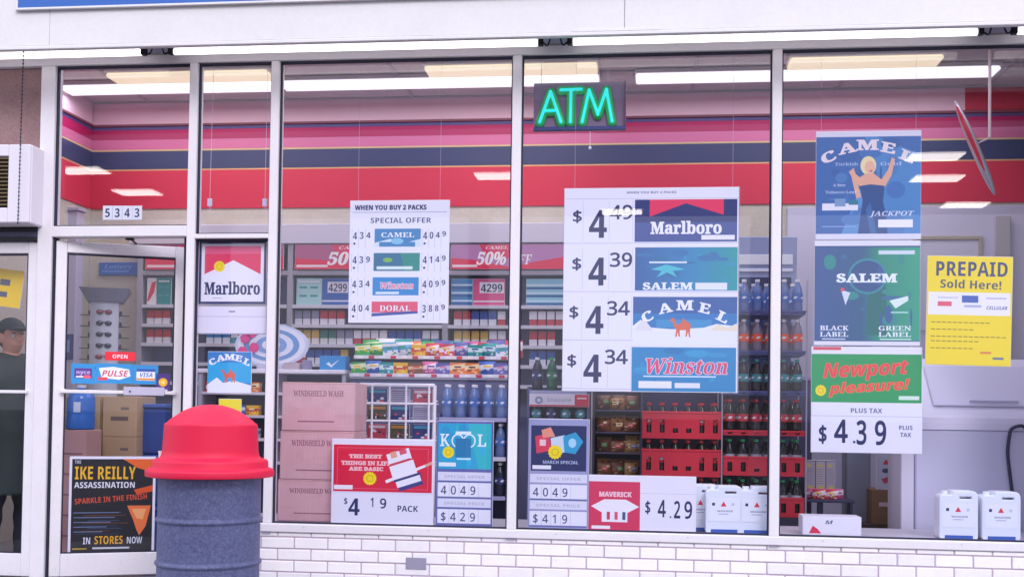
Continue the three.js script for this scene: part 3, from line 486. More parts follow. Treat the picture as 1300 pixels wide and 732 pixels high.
board('price_placard', 'aqua blue placard with white lettering over two small price strips', 'sign', [553.5, 535, 626, 669], -0.088, (c) => {
  R(c, '#5f64a4', 0, 0, 72.5, 134); R(c, '#1fa4cc', 2, 3, 68, 58); P(c, '#23b8c0', [[40, 3], [70, 3], [70, 61], [54, 61]]); blobs(c, ['#28b0d4', '#1e98c4', '#22b4c8'], 4, 6, 62, 50, 12, 7); T(c, 'K', 4, 16, 32, 15, '#eaf2f8', 'normal serif', { line: '#eaf2f8', lw: 0.8 }); c.strokeStyle = '#e6f0f6'; c.lineWidth = 1.8; for (const x of [27, 42]) { c.beginPath(); c.ellipse(x, 25, 7.2, 8, 0, 0, 7); c.stroke(); } R(c, '#1a78a8', 24, 22, 20, 24); R(c, '#e2f0f4', 24, 13, 20, 4); T(c, 'L', 52, 64, 32, 15, '#eaf2f8', 'normal serif', { line: '#eaf2f8', lw: 0.8 }); seal(c, 15, 40, 8); R(c, '#e6eef4', 3, 53, 22, 5); R(c, '#bfe6ee', 26, 47, 18, 2.4);
  priceRows(c, 72.5, 65, '4049', '$429');
}, { k: 6, floor: ONSILL });
board('price_placard', 'dark placard with three coloured packs over two small price strips', 'sign', [670.5, 533, 748, 672.5], -0.088, (c) => {
  R(c, '#9a9cc4', 0, 0, 77.5, 140); R(c, '#232c5c', 3, 8, 71, 58); P(c, '#d83a56', [[8, 22], [26, 18], [30, 40], [10, 44]]); P(c, '#e8927c', [[16, 14], [28, 10], [34, 22], [18, 24]]); P(c, '#c8d8e6', [[28, 24], [46, 20], [48, 42], [30, 44]]); P(c, '#2c9cc8', [[44, 22], [60, 16], [70, 28], [60, 44], [46, 42]]); O(c, '#a8d8ec', 56, 30, 5, 6); R(c, '#f0c8cc', 14, 26, 8, 8); seal(c, 34, 42, 9.5); T(c, 'MARCH SPECIAL', 18, 64, 57, 4, '#b8c0dc'); R(c, '#e8e8f2', 5, 59, 24, 5);
  priceRows(c, 77.5, 70, '4049', '$419');
}, { k: 6, floor: ONSILL });
board('price_placard', 'low placard with crimson square beside a white price panel', 'sign', [747, 605.5, 884, 676], -0.088, (c) => {
  R(c, '#e9e6f1', 0, 0, 137, 70.5); R(c, '#d3365c', 0, 8, 66, 62); T(c, 'MAVERICK', 13, 55, 27, 6, '#f0c8d0', 'bold sans-serif', { line: '#f0c8d0', lw: 0.6 }); P(c, '#f0ecf2', [[3, 40], [20, 31], [48, 31], [65, 40], [50, 48], [50, 60], [17, 60], [17, 48]]); for (const [x, k] of [[22, '#c83a54'], [32, '#d8566c'], [42, '#3a5a7c']]) { R(c, '#eceaf2', x, 44, 7, 15); R(c, k, x + 1.5, 47, 4, 10); } R(c, '#f0ecf2', 4, 65, 24, 4);
  R(c, '#cfcde0', 66, 22, 71, 0.7); T(c, '$', 72, 80, 48, 15, '#242a5e', 'normal sans-serif', { line: '#242a5e', lw: 0.8 }); T(c, '4', 89, 99, 52, 21, '#242a5e', 'normal sans-serif', { line: '#242a5e', lw: 1.2 }); R(c, '#242a5e', 104, 51, 2, 2); T(c, '2', 109, 118, 53, 21, '#242a5e', 'normal sans-serif', { line: '#242a5e', lw: 1.2 }); T(c, '9', 122, 133, 53, 21, '#242a5e', 'normal sans-serif', { line: '#242a5e', lw: 1.2 });
}, { k: 6, floor: ONSILL });
// neon sign
{
  const a = at(677, 134, -0.12), b = at(795, 134, -0.12), t = at(736, 103, -0.12), u = at(736, 165, -0.12);
  const w = b.x - a.x, h = t.y - u.y, g = thing('neon_sign', 'lit green and cyan ATM neon sign on a dark panel', 'neon sign', [(a.x + b.x) / 2, u.y, -0.12]);
  part('backing_panel', bx(w, h, 0.012), C('#8a7690', 0.35), g, [0, h / 2, -0.03]);
  span('lower_trim', -w / 2, w / 2, 0.001, 0.022, -0.0235, 0.004, C('#2a3478', 0.4), g); span('side_trim', w / 2 - 0.01, w / 2, 0.0225, h, -0.0235, 0.0, C('#7a4a72', 0.4), g);
  const cx = a.x + w / 2, q = (px, py) => { const v = at(px, py, -0.11); return V(v.x - cx, v.y - u.y, 0.008); };
  const glow = new THREE.MeshStandardMaterial({ color: '#20e8d0', emissive: '#08c8c4', emissiveIntensity: 0.62, roughness: 0.4 }), halo = C('#05a45c', 0.35, { emissive: '#02944c', emissiveIntensity: 0.22 });
  const strokes = [['letter_a', [[685, 155], [699, 116], [712, 155]]], ['letter_a', [[690, 141], [707, 140]]], ['letter_t', [[712, 114], [738, 113]]], ['letter_t', [[725, 114], [724, 155]]], ['letter_m', [[739, 155], [748, 114], [759, 145], [770, 113], [777, 154]]]];
  for (const [n, p] of strokes) {
    const path = new THREE.CurvePath(); for (let i = 0; i + 1 < p.length; i++) path.add(new THREE.LineCurve3(q(...p[i]), q(...p[i + 1])));
    const back = []; for (let i = 0; i + 1 < p.length; i++) { const A = q(...p[i]), B = q(...p[i + 1]); A.z = B.z = -0.012; back.push(rod(A, B, 0.028, 10)); const s = new THREE.SphereGeometry(0.028, 10, 8); s.translate(A.x, A.y, A.z); const s2 = new THREE.SphereGeometry(0.028, 10, 8); s2.translate(B.x, B.y, B.z); back.push(s, s2); }
    const bm = mergeGeometries(back); bm.scale(1, 1, 0.55); bm.translate(0, 0, -0.004); part(n + '_shell', bm, halo, g);
    const tb = []; for (let i = 0; i + 1 < p.length; i++) { const A = q(...p[i]), B = q(...p[i + 1]); tb.push(rod(A, B, 0.0095, 10)); for (const e of [A, B]) { const s = new THREE.SphereGeometry(0.0095, 10, 8); s.translate(e.x, e.y, e.z); tb.push(s); } }
    part(n + '_tube', mergeGeometries(tb), glow, g);
  }
  const l = new THREE.RectAreaLight('#20e0b0', 0.8, w * 0.8, h * 0.7); l.position.set(0, h / 2, 0.03); l.rotation.y = Math.PI; l.castShadow = true; g.add(l);
  for (const s of [-0.42, 0.3]) part('chain', cyl(0.002, CEILING - u.y - h + 0.01, 6), C('#c8c4d6', 0.5), g, [s * w, h + (CEILING - u.y - h) / 2, -0.03]);
  const cd = at(749, 178, -0.12); part('pull_cord', rod(V(cd.x - cx, 0.005, -0.02), V(cd.x - cx, -0.1, -0.02), 0.002, 5), wire, g); part('cord_knob', new THREE.IcosahedronGeometry(0.01, 2), wire, g, [cd.x - cx, -0.105, -0.02]);
}

// ================================================================ CEILING LIGHTS
function ceilingLight(px0, px1, pyRef, zc, depth, label, warm, inten) {
  const glowK = zc > -2.3 ? 0.46 : 0.72;
  const a = at(px0, pyRef, zc), b = at(px1, pyRef, zc), w = b.x - a.x, g = thing('ceiling_light', label, 'ceiling light', [(a.x + b.x) / 2, CEIL - 0.002, zc]);
  part('housing', bx(w, 0.032, depth), C('#d6d2d6', 0.5), g, [0, -0.0165, 0]);
  part('diffuser', bx(w - 0.02, 0.034, depth - 0.02, 0.012), new THREE.MeshStandardMaterial({ color: '#fff8ea', emissive: warm, emissiveIntensity: glowK, roughness: 0.5 }), g, [0, -0.051, 0]);
  const l = new THREE.RectAreaLight(warm, inten, w - 0.02, depth - 0.02); l.position.set(0, -0.07, 0); l.rotation.x = -Math.PI / 2; l.castShadow = true; g.add(l); return g;
}
const LI = 6.5;
ceilingLight(140, 345, 100, -2.12, 0.24, 'short lit ceiling light over the open glass door', '#fff0c4', LI);
ceilingLight(540, 760, 95, -2.12, 0.24, 'short lit ceiling light above the neon sign', '#fff0c4', LI);
ceilingLight(1000, 1196, 86, -2.12, 0.24, 'short lit ceiling light above the dancing woman poster', '#fff0c4', LI);
ceilingLight(82, 352, 110, -2.42, 0.22, 'long lit ceiling light behind the narrow window', '#f6f2ff', LI);
ceilingLight(357, 762, 106, -2.42, 0.22, 'long lit ceiling light behind the special offer card', '#f6f2ff', LI);
ceilingLight(806, 1268, 94, -2.42, 0.22, 'long lit ceiling light behind the big price board', '#f6f2ff', LI);
// rows nearer the glass, above the top of the window
for (const [x, lab] of [[-3.6, 'ceiling light inside over the doors, hidden above the glass'], [-0.9, 'ceiling light inside over the middle windows, hidden above the glass'], [1.7, 'ceiling light inside over the last window, hidden above the glass']]) {
  const g = thing('ceiling_light', lab, 'ceiling light', [x, CEIL - 0.002, -0.95]); part('housing', bx(2.3, 0.05, 0.22), C('#d6d2d6', 0.5), g, [0, -0.026, 0]); part('diffuser', bx(2.28, 0.06, 0.2, 0.02), new THREE.MeshStandardMaterial({ color: '#fff8ea', emissive: '#f6f2ff', emissiveIntensity: 1.35, roughness: 0.5 }), g, [0, -0.081, 0]);
  const l = new THREE.RectAreaLight('#f6f2ff', LI, 2.28, 0.2); l.position.set(0, -0.114, 0); l.rotation.x = -Math.PI / 2; l.castShadow = true; g.add(l);
}
// ================================================================ BACK WALL: CIGARETTE RACK
const ZR = -2.72;
const YR = (py) => at(500, py, ZR).y;
{
  const ups = [176, 367, 565, 724].map((p) => at(p, 400, ZR).x), g = thing('cigarette_rack', 'grey shelving rack for cigarette packs along the back wall', 'rack', [0, 0, 0]);
  const top = YR(309), grey = C('#a9a6b4', 0.5, { metalness: 0.2 });
  span('back_panel', ups[0], ups[3], 0.005, top, -2.983, -2.97, C('#74769e', 0.7), g);
  for (const x of ups) span('upright', x - 0.025, x + 0.025, 0.002, top, -2.969, ZR, grey, g, 0.003);
  const shelfP = [387, 412, 437, 462, 487];
  for (let s = 0; s < 3; s++) {
    const x0 = ups[s] + 0.026, x1 = ups[s + 1] - 0.026;
    for (const p of shelfP) { const y = YR(p); span('shelf', x0, x1, y - 0.018, y, -2.969, ZR - 0.005, C('#b4b2cc', 0.5), g, 0.002).attach(span('price_rail', x0, x1, y - 0.03, y - 0.0, ZR - 0.0045, ZR + 0.004, C('#cfcedc', 0.5), g, 0.001)); }
    span('header_rail', x0, x1, YR(349), YR(343), -2.9, ZR, grey, g, 0.003);
  }
  span('valance', ups[0] - 0.1, ups[3] + 0.1, top + 0.001, YR(284), -2.97, ZR + 0.02, C('#cdc9de', 0.6), g, 0.004);
  const cut = [['large red and pink half price sign with palm shapes, left of the special offer card', 374, 558], ['large red and pink half price sign right of the special offer card', 572, 718], ['red and pink half price sign over the rack behind the narrow window', 184, 360]];
  cut.forEach(([lab, p0, p1], i) => {
    board('sale_sign', lab, 'sign', [p0, 310, p1, 342], ZR + 0.012, (c, W, H) => { R(c, i === 1 ? '#b57fb4' : '#b0608c', 0, 0, W, H); P(c, '#e02c54', [[0, H], [0, H * 0.55], [W * 0.2, H * 0.62], [W * 0.5, H * 0.9], [W, H * 0.5], [W, H]]); P(c, '#d83868', [[W * 0.25, 0], [W * 0.6, 0], [W * 0.5, H * 0.6], [W * 0.3, H * 0.5]]); R(c, '#f0dce6', 2, H * 0.82, W * 0.22, H * 0.1); T(c, 'CAMEL', W * 0.3, W * 0.5, H * 0.2, 4, '#f2e4ea', 'italic serif'); T(c, '50%', W * 0.22, W * 0.48, H * 0.8, H * 0.5, '#f6f2f6', 'italic serif', { line: '#f6f2f6', lw: 0.8 }); T(c, 'OFF', W * 0.52, W * 0.7, H * 0.8, H * 0.4, '#f6f2f6', 'italic serif'); }, { k: 5, group: 'half price signs on the rack', floor: YR(342) });
  });
  // cards on the top shelf
  const cards = [[376, 408, '#a8d4d8', 'pale teal card on the top shelf of the rack', 0], [408.5, 443, '#2f62b0', 'blue card with white price figures on the rack', 1], [573, 600, '#2f86c0', 'sky blue striped card on the rack right of the offer card', 2], [600.5, 641, '#d8528c', 'magenta card with price figures on the rack', 1], [186, 198, '#e6dfe6', 'white and red card on the rack seen through the open door', 3], [198.5, 217, '#1f8c8c', 'teal card on the rack seen through the open door', 0], [668, 716, '#8ccce0', 'pale blue card on the rack left of the big price board', 2], [256, 300, '#3f78b8', 'blue card on the rack behind the red roof sign', 2]];
  for (const [p0, p1, col, lab, k] of cards) board('display_card', lab, 'card', [p0, 352, p1, 386], ZR - 0.03, (c, W, H) => { R(c, col, 0, 0, W, H); if (k === 0) { for (let i = 0; i < 4; i++) { R(c, '#3f9aa4', W * (i % 2 ? 0.55 : 0.12), H * (i < 2 ? 0.3 : 0.62), W * 0.3, 2.6); } R(c, '#e6eef0', 2, 3, W - 4, 2); } if (k === 1) { R(c, '#e4e2ee', W * 0.2, H * 0.12, W * 0.78, H * 0.42); T(c, '4299', W * 0.24, W * 0.94, H * 0.5, H * 0.3, '#30366c'); R(c, '#e0dcea', 0, H * 0.82, W, 2); } if (k === 2) for (let i = 0; i < 3; i++) { R(c, '#d2e2f0', 0, H * (0.2 + i * 0.3), W, 2); R(c, '#1f5c9c', 0, H * (0.3 + i * 0.3), W, 3); } if (k === 3) { P(c, '#d83a4c', [[W * 0.5, 6], [W, 4], [W * 0.8, 18], [W * 0.2, 30], [0, 30]]); } }, { k: 5, th: 0.01, floor: YR(387) + 0.0005 });
  // cigarette packs
  const cols = [['#c4283c', '#ece8ee'], ['#2f56a8', '#dfe4f0'], ['#e6e2ea', '#2f9aa8'], ['#ece8ee', '#c83a50'], ['#1f7a6c', '#dfeae6'], ['#d9b45a', '#f0ece2'], ['#3f8cc8', '#e6eef4'], ['#8c8ca8', '#e6e4ee']];
  const packG = cols.map(([a, b]) => { const k = (hex) => new THREE.Color(hex), g1 = new THREE.BoxGeometry(0.064, 0.05, 0.03).translate(0, 0.025, 0), g2 = new THREE.BoxGeometry(0.064, 0.05, 0.03).translate(0, 0.0751, 0), g3 = new THREE.BoxGeometry(0.066, 0.014, 0.032).translate(0, 0.05, 0); [[g1, b], [g2, a], [g3, a]].forEach(([q, h]) => { const c = k(h), n = q.attributes.position.count, f = new Float32Array(n * 3); for (let i = 0; i < n; i++) f.set([c.r, c.g, c.b], i * 3); q.setAttribute('color', new THREE.BufferAttribute(f, 3)); }); return mergeGeometries([g1, g2, g3]); });
  const packM = new THREE.MeshStandardMaterial({ vertexColors: true, roughness: 0.35 });
  const names = ['red topped', 'blue topped', 'teal based', 'red based', 'green topped', 'gold topped', 'light blue', 'grey'];
  const up = 'on the upper pack shelf ', lo = 'on the lower pack shelf ';
  const rows = [[412, 369, 443, up + 'left of the offer card'], [412, 572, 645, up + 'right of the offer card'], [412, 180, 216, up + 'behind the open door'], [437, 369, 560, lo + 'below the offer card'], [437, 572, 645, lo + 'right of the offer card'], [437, 180, 216, lo + 'behind the open door'], [412, 668, 715, up + 'left of the big price board'], [412, 256, 338, up + 'behind the narrow window'], [437, 256, 338, lo + 'behind the narrow window'], [437, 668, 715, lo + 'left of the big price board'], [462, 668, 715, 'on the lowest pack shelf left of the big price board'], [462, 352, 440, 'on the lowest pack shelf behind the blue carton']];
  rows.forEach(([py, p0, p1, where], r) => {
    const x0 = at(p0, py, ZR).x + 0.055, x1 = at(p1, py, ZR).x - 0.03; let x = x0, k = Math.floor(rnd() * 8), run = 0;
    while (x < x1) { if (run-- <= 0) { k = Math.floor(rnd() * 8); run = 1 + Math.floor(rnd() * 3); }
      const m = part('cigarette_pack', packG[k], packM, scene, [x, YR(py) + 0.0004, ZR - 0.045 - rnd() * 0.01]); m.scale.set(1, 1.22, 1); tag(m, names[k] + ' cigarette pack ' + where, 'cigarette pack', names[k] + ' packs ' + where); x += 0.0735 + rnd() * 0.004; }
  });
}
// ================================================================ PRINTED BOXES (sweets, snacks)
const candyTex = [['#2fa84a', '#e8f0c8', '#f0d020'], ['#e8e6ee', '#4aa0c8', '#2f9a6c'], ['#f0b81c', '#c8382c', '#fae8a0'], ['#d8344c', '#f2e6ea', '#f0c020'], ['#5a58a8', '#c8c4e4', '#e87a98'], ['#1f9a96', '#d8f0ec', '#2c5aa0'], ['#e87a2c', '#fae0b0', '#7c2c1c'], ['#2f62b8', '#e6ecf6', '#e8b428'], ['#7c4a34', '#e0b88c', '#d8503c'], ['#d8609c', '#f6dce8', '#6c3c8c']]
  .map(([a, b, d], i) => new THREE.MeshStandardMaterial({ roughness: 0.35, map: canvasTex(40, 26, (c) => { R(c, a, 0, 0, 40, 26); P(c, b, [[0, 6 + i % 5], [40, 2 + (i * 3) % 9], [40, 12 + i % 6], [0, 16 + i % 4]]); blobs(c, [d, b, a], 4, 12, 32, 12, 7, i * 77 + 5); R(c, d, 6 + i, 8, 18, 4); }, 4) }));
const candyName = ['green', 'white and blue', 'yellow', 'red', 'violet', 'teal', 'orange', 'blue', 'brown', 'pink'];
const candyGeo = new THREE.BoxGeometry(0.098, 0.075, 0.06); candyGeo.translate(0, 0.0375, 0);
const bagGeo = (() => { const g = new THREE.BoxGeometry(0.11, 0.085, 0.05, 6, 5, 2).translate(0, 0.0425, 0), p = g.attributes.position; for (let i = 0; i < p.count; i++) { const x = p.getX(i) / 0.055, y = (p.getY(i) - 0.0425) / 0.0425, k = Math.max(0.12, (1 - x * x * 0.75) * (1 - y * y * 0.7)); p.setZ(i, p.getZ(i) * k * 1.3); } g.computeVertexNormals(); return g; })();
function sweet(k, geo, x, y, z, where, grp, s = 1, lean = 0) { const m = part(geo === bagGeo ? 'snack_bag' : 'candy_box', geo, candyTex[k], scene, [x, y, z], [lean, 0, 0]); m.scale.setScalar(s); return tag(m, candyName[k] + (geo === bagGeo ? ' snack bag ' : ' candy box ') + where, geo === bagGeo ? 'snack bag' : 'candy box', candyName[k] + ' ' + grp); }
// candy stand with two tiers
{
  const z0 = -1.3, x0 = at(444, 450, z0).x, x1 = at(650, 450, z0).x, yA = at(550, 451, z0 - 0.12).y, yB = at(550, 474, z0).y;
  const g = thing('candy_stand', 'two tier candy stand with red and white price rails', 'candy stand', [0, 0, 0]);
  span('cabinet', x0, x1, 0.002, yB - 0.045, z0 - 0.42, z0 - 0.02, C('#5a5c86', 0.6), g);
  span('tier', x0, x1, yB - 0.044, yB - 0.002, z0 - 0.42, z0, C('#a8a6ba', 0.5), g); span('tier', x0, x1, yA - 0.03, yA - 0.002, z0 - 0.42, z0 - 0.12, C('#a8a6ba', 0.5), g);
  span('riser', x0, x1, yB - 0.0015, yA - 0.0305, z0 - 0.42, z0 - 0.2, C('#484a74', 0.6), g);
  for (const [y, z] of [[yA, z0 - 0.12], [yB, z0]]) { const rail = span('price_rail', x0, x1, y - 0.028, y - 0.003, z + 0.0005, z + 0.006, C('#e2e0ea', 0.5), g, 0.001); for (let i = 0; i < 14; i++) { const x = x0 + 0.03 + i * (x1 - x0 - 0.04) / 14; rail.attach(span('price_tag', x, x + 0.042, y - 0.026, y - 0.005, z + 0.0065, z + 0.008, C(i % 2 ? '#cf2f4c' : '#f0eef2', 0.5), g, 0.0005)); } }
  const seqA = [0, 0, 1, 1, 2, 3, 3, 4, 5, 5, 1, 9, 7], seqB = [0, 7, 5, 2, 8, 9, 4, 6, 6, 7, 4, 3, 8];
  const n = 11; for (let i = 0; i < n; i++) { const x = x0 + 0.06 + i * (x1 - x0 - 0.1) / (n - 0.6);
    sweet(seqA[i], i % 2 ? bagGeo : candyGeo, x + rr(-0.004, 0.004), yA - 0.0015, z0 - 0.165, 'on the upper tier of the candy stand', 'sweets on the upper tier', rr(1.05, 1.2));
    sweet(seqB[i], i % 4 === 1 ? bagGeo : candyGeo, x + rr(-0.004, 0.004), yB - 0.0015, z0 - 0.05, 'on the lower tier of the candy stand', 'sweets on the lower tier', rr(1.05, 1.15));
    sweet((seqA[i] * 3 + i) % 10, bagGeo, x + 0.045, yA - 0.0015, z0 - 0.3, 'at the back of the upper tier of the candy stand', 'sweets at the back of the upper tier', rr(1.3, 1.6)); }
}
// counter behind the narrow window with a round target shaped display
{
  const z0 = -1.3, x0 = at(250, 470, z0).x, x1 = at(438, 470, z0).x, y = at(400, 469, z0).y;
  const g = thing('sales_counter', 'white topped sales counter with open shelves behind the narrow window', 'counter', [0, 0, 0]);
  span('counter_top', x0, x1, y - 0.03, y, z0 - 0.5, z0, C('#e6e4ee', 0.4), g, 0.004); span('back', x0, x1, 0.002, y - 0.0305, z0 - 0.5, z0 - 0.3, C('#3c3e68', 0.6), g);
  for (const x of [x0, (x0 + x1) / 2, x1 - 0.03]) span('side', x, x + 0.03, 0.002, y - 0.0305, z0 - 0.2995, z0 - 0.02, C('#b0aec0', 0.5), g);
  for (let r = 1; r < 5; r++) { span('shelf', x0 + 0.0305, (x0 + x1) / 2 - 0.0005, y - r * 0.17 - 0.02, y - r * 0.17, z0 - 0.299, z0 - 0.015, C('#d2d0de', 0.5), g, 0.002); span('shelf', (x0 + x1) / 2 + 0.0305, x1 - 0.0305, y - r * 0.17 - 0.02, y - r * 0.17, z0 - 0.299, z0 - 0.015, C('#d2d0de', 0.5), g, 0.002); }
  for (let r = 1; r < 4; r++) for (let i = 0; i < 4; i++) sweet([7, 2, 3, 1, 9, 6][(i + r * 2) % 6], candyGeo, x0 + 0.1 + i * 0.105, y - r * 0.17 + 0.0006, z0 - 0.07, 'on the open shelves of the sales counter', 'sweets on the counter shelves', 0.97);
  const b = board('carton', 'bright blue carton with white tick lying on the counter', 'carton', [405, 451, 438, 469], z0 - 0.03, (c) => { R(c, '#2c8fd0', 0, 0, 33, 18); P(c, '#e8eef6', [[8, 10], [12, 8], [15, 12], [26, 4], [15, 15]]); }, { th: 0.12, floor: y + 0.0005, back: C('#2a7fc0', 0.5), panel: 'box' }); b.position.z = z0 - 0.1;
  const c0 = at(345, 440, z0 - 0.15), dsp = thing('round_display', 'round display disc with blue and white rings and pink bursts on the counter', 'display', [c0.x, y + 0.0005, z0 - 0.15]);
  part('stand', bx(0.2, 0.03, 0.1), C('#b9b7cc', 0.5), dsp, [0, 0.015, 0]);
  const dg = cyl(0.285, 0.016, 48).rotateX(Math.PI / 2); dg.scale(1, 0.56, 1); part('disc', dg, C('#c9d2ec', 0.5), dsp, [0, 0.185, 0]);
  [[0.26, '#e6e8f4'], [0.215, '#6f9ad0'], [0.17, '#dfe4f4'], [0.12, '#7fa4d6'], [0.07, '#e8eaf4']].forEach(([r, col], i) => { const q = cyl(r, 0.003, 40).rotateX(Math.PI / 2); q.scale(1, 0.56, 1); part('ring', q, C(col, 0.5), dsp, [0.0, 0.185, 0.0098 + i * 0.0031]); });
  for (const [dx, dy] of [[-0.2, 0.05], [-0.13, -0.02], [-0.22, -0.05], [-0.15, 0.09]]) part('burst', new THREE.CylinderGeometry(0.04, 0.04, 0.002, 7).rotateX(Math.PI / 2), C('#dc3c8c', 0.5), dsp, [dx, 0.185 + dy, 0.0255]);
  for (const [px, col, w, h] of [[372, '#b8a8b4', 0.12, 0.05], [390, '#8c84a8', 0.06, 0.07]]) { const q = at(px, 460, z0 - 0.06); const m = thing('small_carton', (w > 0.1 ? 'low mauve' : 'upright grey') + ' carton lying on the counter before the round display', 'carton', [q.x, y + 0.0005, z0 - 0.05]); part('box', bx(w, h, 0.06), C(col, 0.6), m, [0, h / 2, 0]); part('flap', bx(w * 0.5, 0.002, 0.061), C('#d8d4e0', 0.6), m, [0, h + 0.0012, 0]); }
}
// ================================================================ BOTTLES, CRATES, SHELVES
function bottleKind(name, body, cap, label, clear) {
  const g = new THREE.Group(); g.name = name; const L = (p) => new THREE.LatheGeometry(p.map(([a, b]) => new THREE.Vector2(a, b)), 14);
  const bm = clear ? new THREE.MeshPhysicalMaterial({ color: body, roughness: 0.08, transmission: 0.55, thickness: 0 }) : C(body, 0.12);
  part('body', L([[0, 0.003], [0.026, 0], [0.033, 0.008], [0.034, 0.04], [0.031, 0.085], [0.034, 0.13], [0.033, 0.15], [0.024, 0.185], [0.0135, 0.205], [0.0135, 0.214], [0, 0.2145]]), bm, g);
  part('cap', cyl(0.0155, 0.018, 12), C(cap, 0.4), g, [0, 0.2245, 0]);
  part('label', new THREE.CylinderGeometry(0.0352, 0.0352, 0.05, 16, 1, true), new THREE.MeshStandardMaterial({ map: canvasTex(44, 10, (c) => { R(c, label, 0, 0, 44, 10); for (let i = 0; i < 4; i++) { P(c, '#e9e6ee', [[i * 11 + 1, 6], [i * 11 + 4, 3], [i * 11 + 9, 4], [i * 11 + 5, 7]]); } }, 3), roughness: 0.4, side: THREE.DoubleSide }), g, [0, 0.108, 0]);
  return g;
}
const B = { cola: bottleKind('soda_bottle', '#170b0c', '#c81c30', '#c81c30'), lime: bottleKind('soda_bottle', '#0d5c3c', '#18a850', '#1c7c4c'), orange: bottleKind('soda_bottle', '#b8a8c0', '#e8e4ea', '#f0561c', true), dark: bottleKind('soda_bottle', '#141838', '#e6e4ee', '#20306c'), water: bottleKind('water_bottle', '#86a4dc', '#e8e8f2', '#3a6cb8', true), zest: bottleKind('soda_bottle', '#12141c', '#1c9a54', '#c4c0cc'), teal: bottleKind('soda_bottle', '#1c1420', '#2f9a9c', '#2c8c94') };
const BN = { cola: 'red labelled cola bottle', lime: 'green lemonade bottle', orange: 'clear bottle with orange label', dark: 'dark blue soda bottle with white cap', water: 'clear water bottle with blue label', zest: 'black soda bottle with green cap', teal: 'dark soda bottle with teal cap' };
function bottle(k, x, y, z, where, grp, s = 1) { const b = B[k].clone(); b.name = numbered(B[k].name); b.position.set(x, y, z); b.rotation.y = rnd() * 6; b.scale.setScalar(s); scene.add(b); return tag(b, BN[k] + ', ' + where, 'bottle', BN[k] + 's ' + grp); }
function crateProto(w, h, d, col = '#d81c38') {
  const g = new THREE.Group(), red = C(col, 0.4), s = new THREE.Shape(); s.moveTo(-w / 2, 0); s.lineTo(w / 2, 0); s.lineTo(w / 2, h); s.lineTo(-w / 2, h); s.closePath();
  for (let i = 0; i < 6; i++) { const x = -w / 2 + 0.045 + i * (w - 0.09) / 5, mid = i === 2 || i === 3, ww = mid ? 0.017 : 0.016, y0 = h * 0.22, y1 = mid ? h * 0.38 : h * 0.7, hole = new THREE.Path(); hole.moveTo(x - ww, y0); hole.lineTo(x - ww, y1); hole.lineTo(x + ww, y1); hole.lineTo(x + ww, y0); hole.closePath(); s.holes.push(hole); }
  const fg = new THREE.ExtrudeGeometry(s, { depth: 0.008, bevelEnabled: false });
  part('front_panel', fg, red, g, [0, 0, -0.008]); part('back_panel', fg, red, g, [0, 0, -d]);
  part('side_panel', bx(0.008, h, d - 0.0165), red, g, [-w / 2 + 0.004, h / 2, -d / 2]); part('side_panel', bx(0.008, h, d - 0.0165), red, g, [w / 2 - 0.004, h / 2, -d / 2]); part('bottom', bx(w - 0.017, 0.01, d - 0.017), red, g, [0, 0.005, -d / 2]);
  part('top_rim', bx(w + 0.008, 0.014, 0.006), red, g, [0, h - 0.008, 0.0032]);
  return g;
}
function addCrate(proto, x, y, z, label) { const c = proto.clone(); c.name = numbered('bottle_crate'); c.position.set(x, y, z); scene.add(c); return tag(c, label, 'crate', 'stacked bottle crates'); }
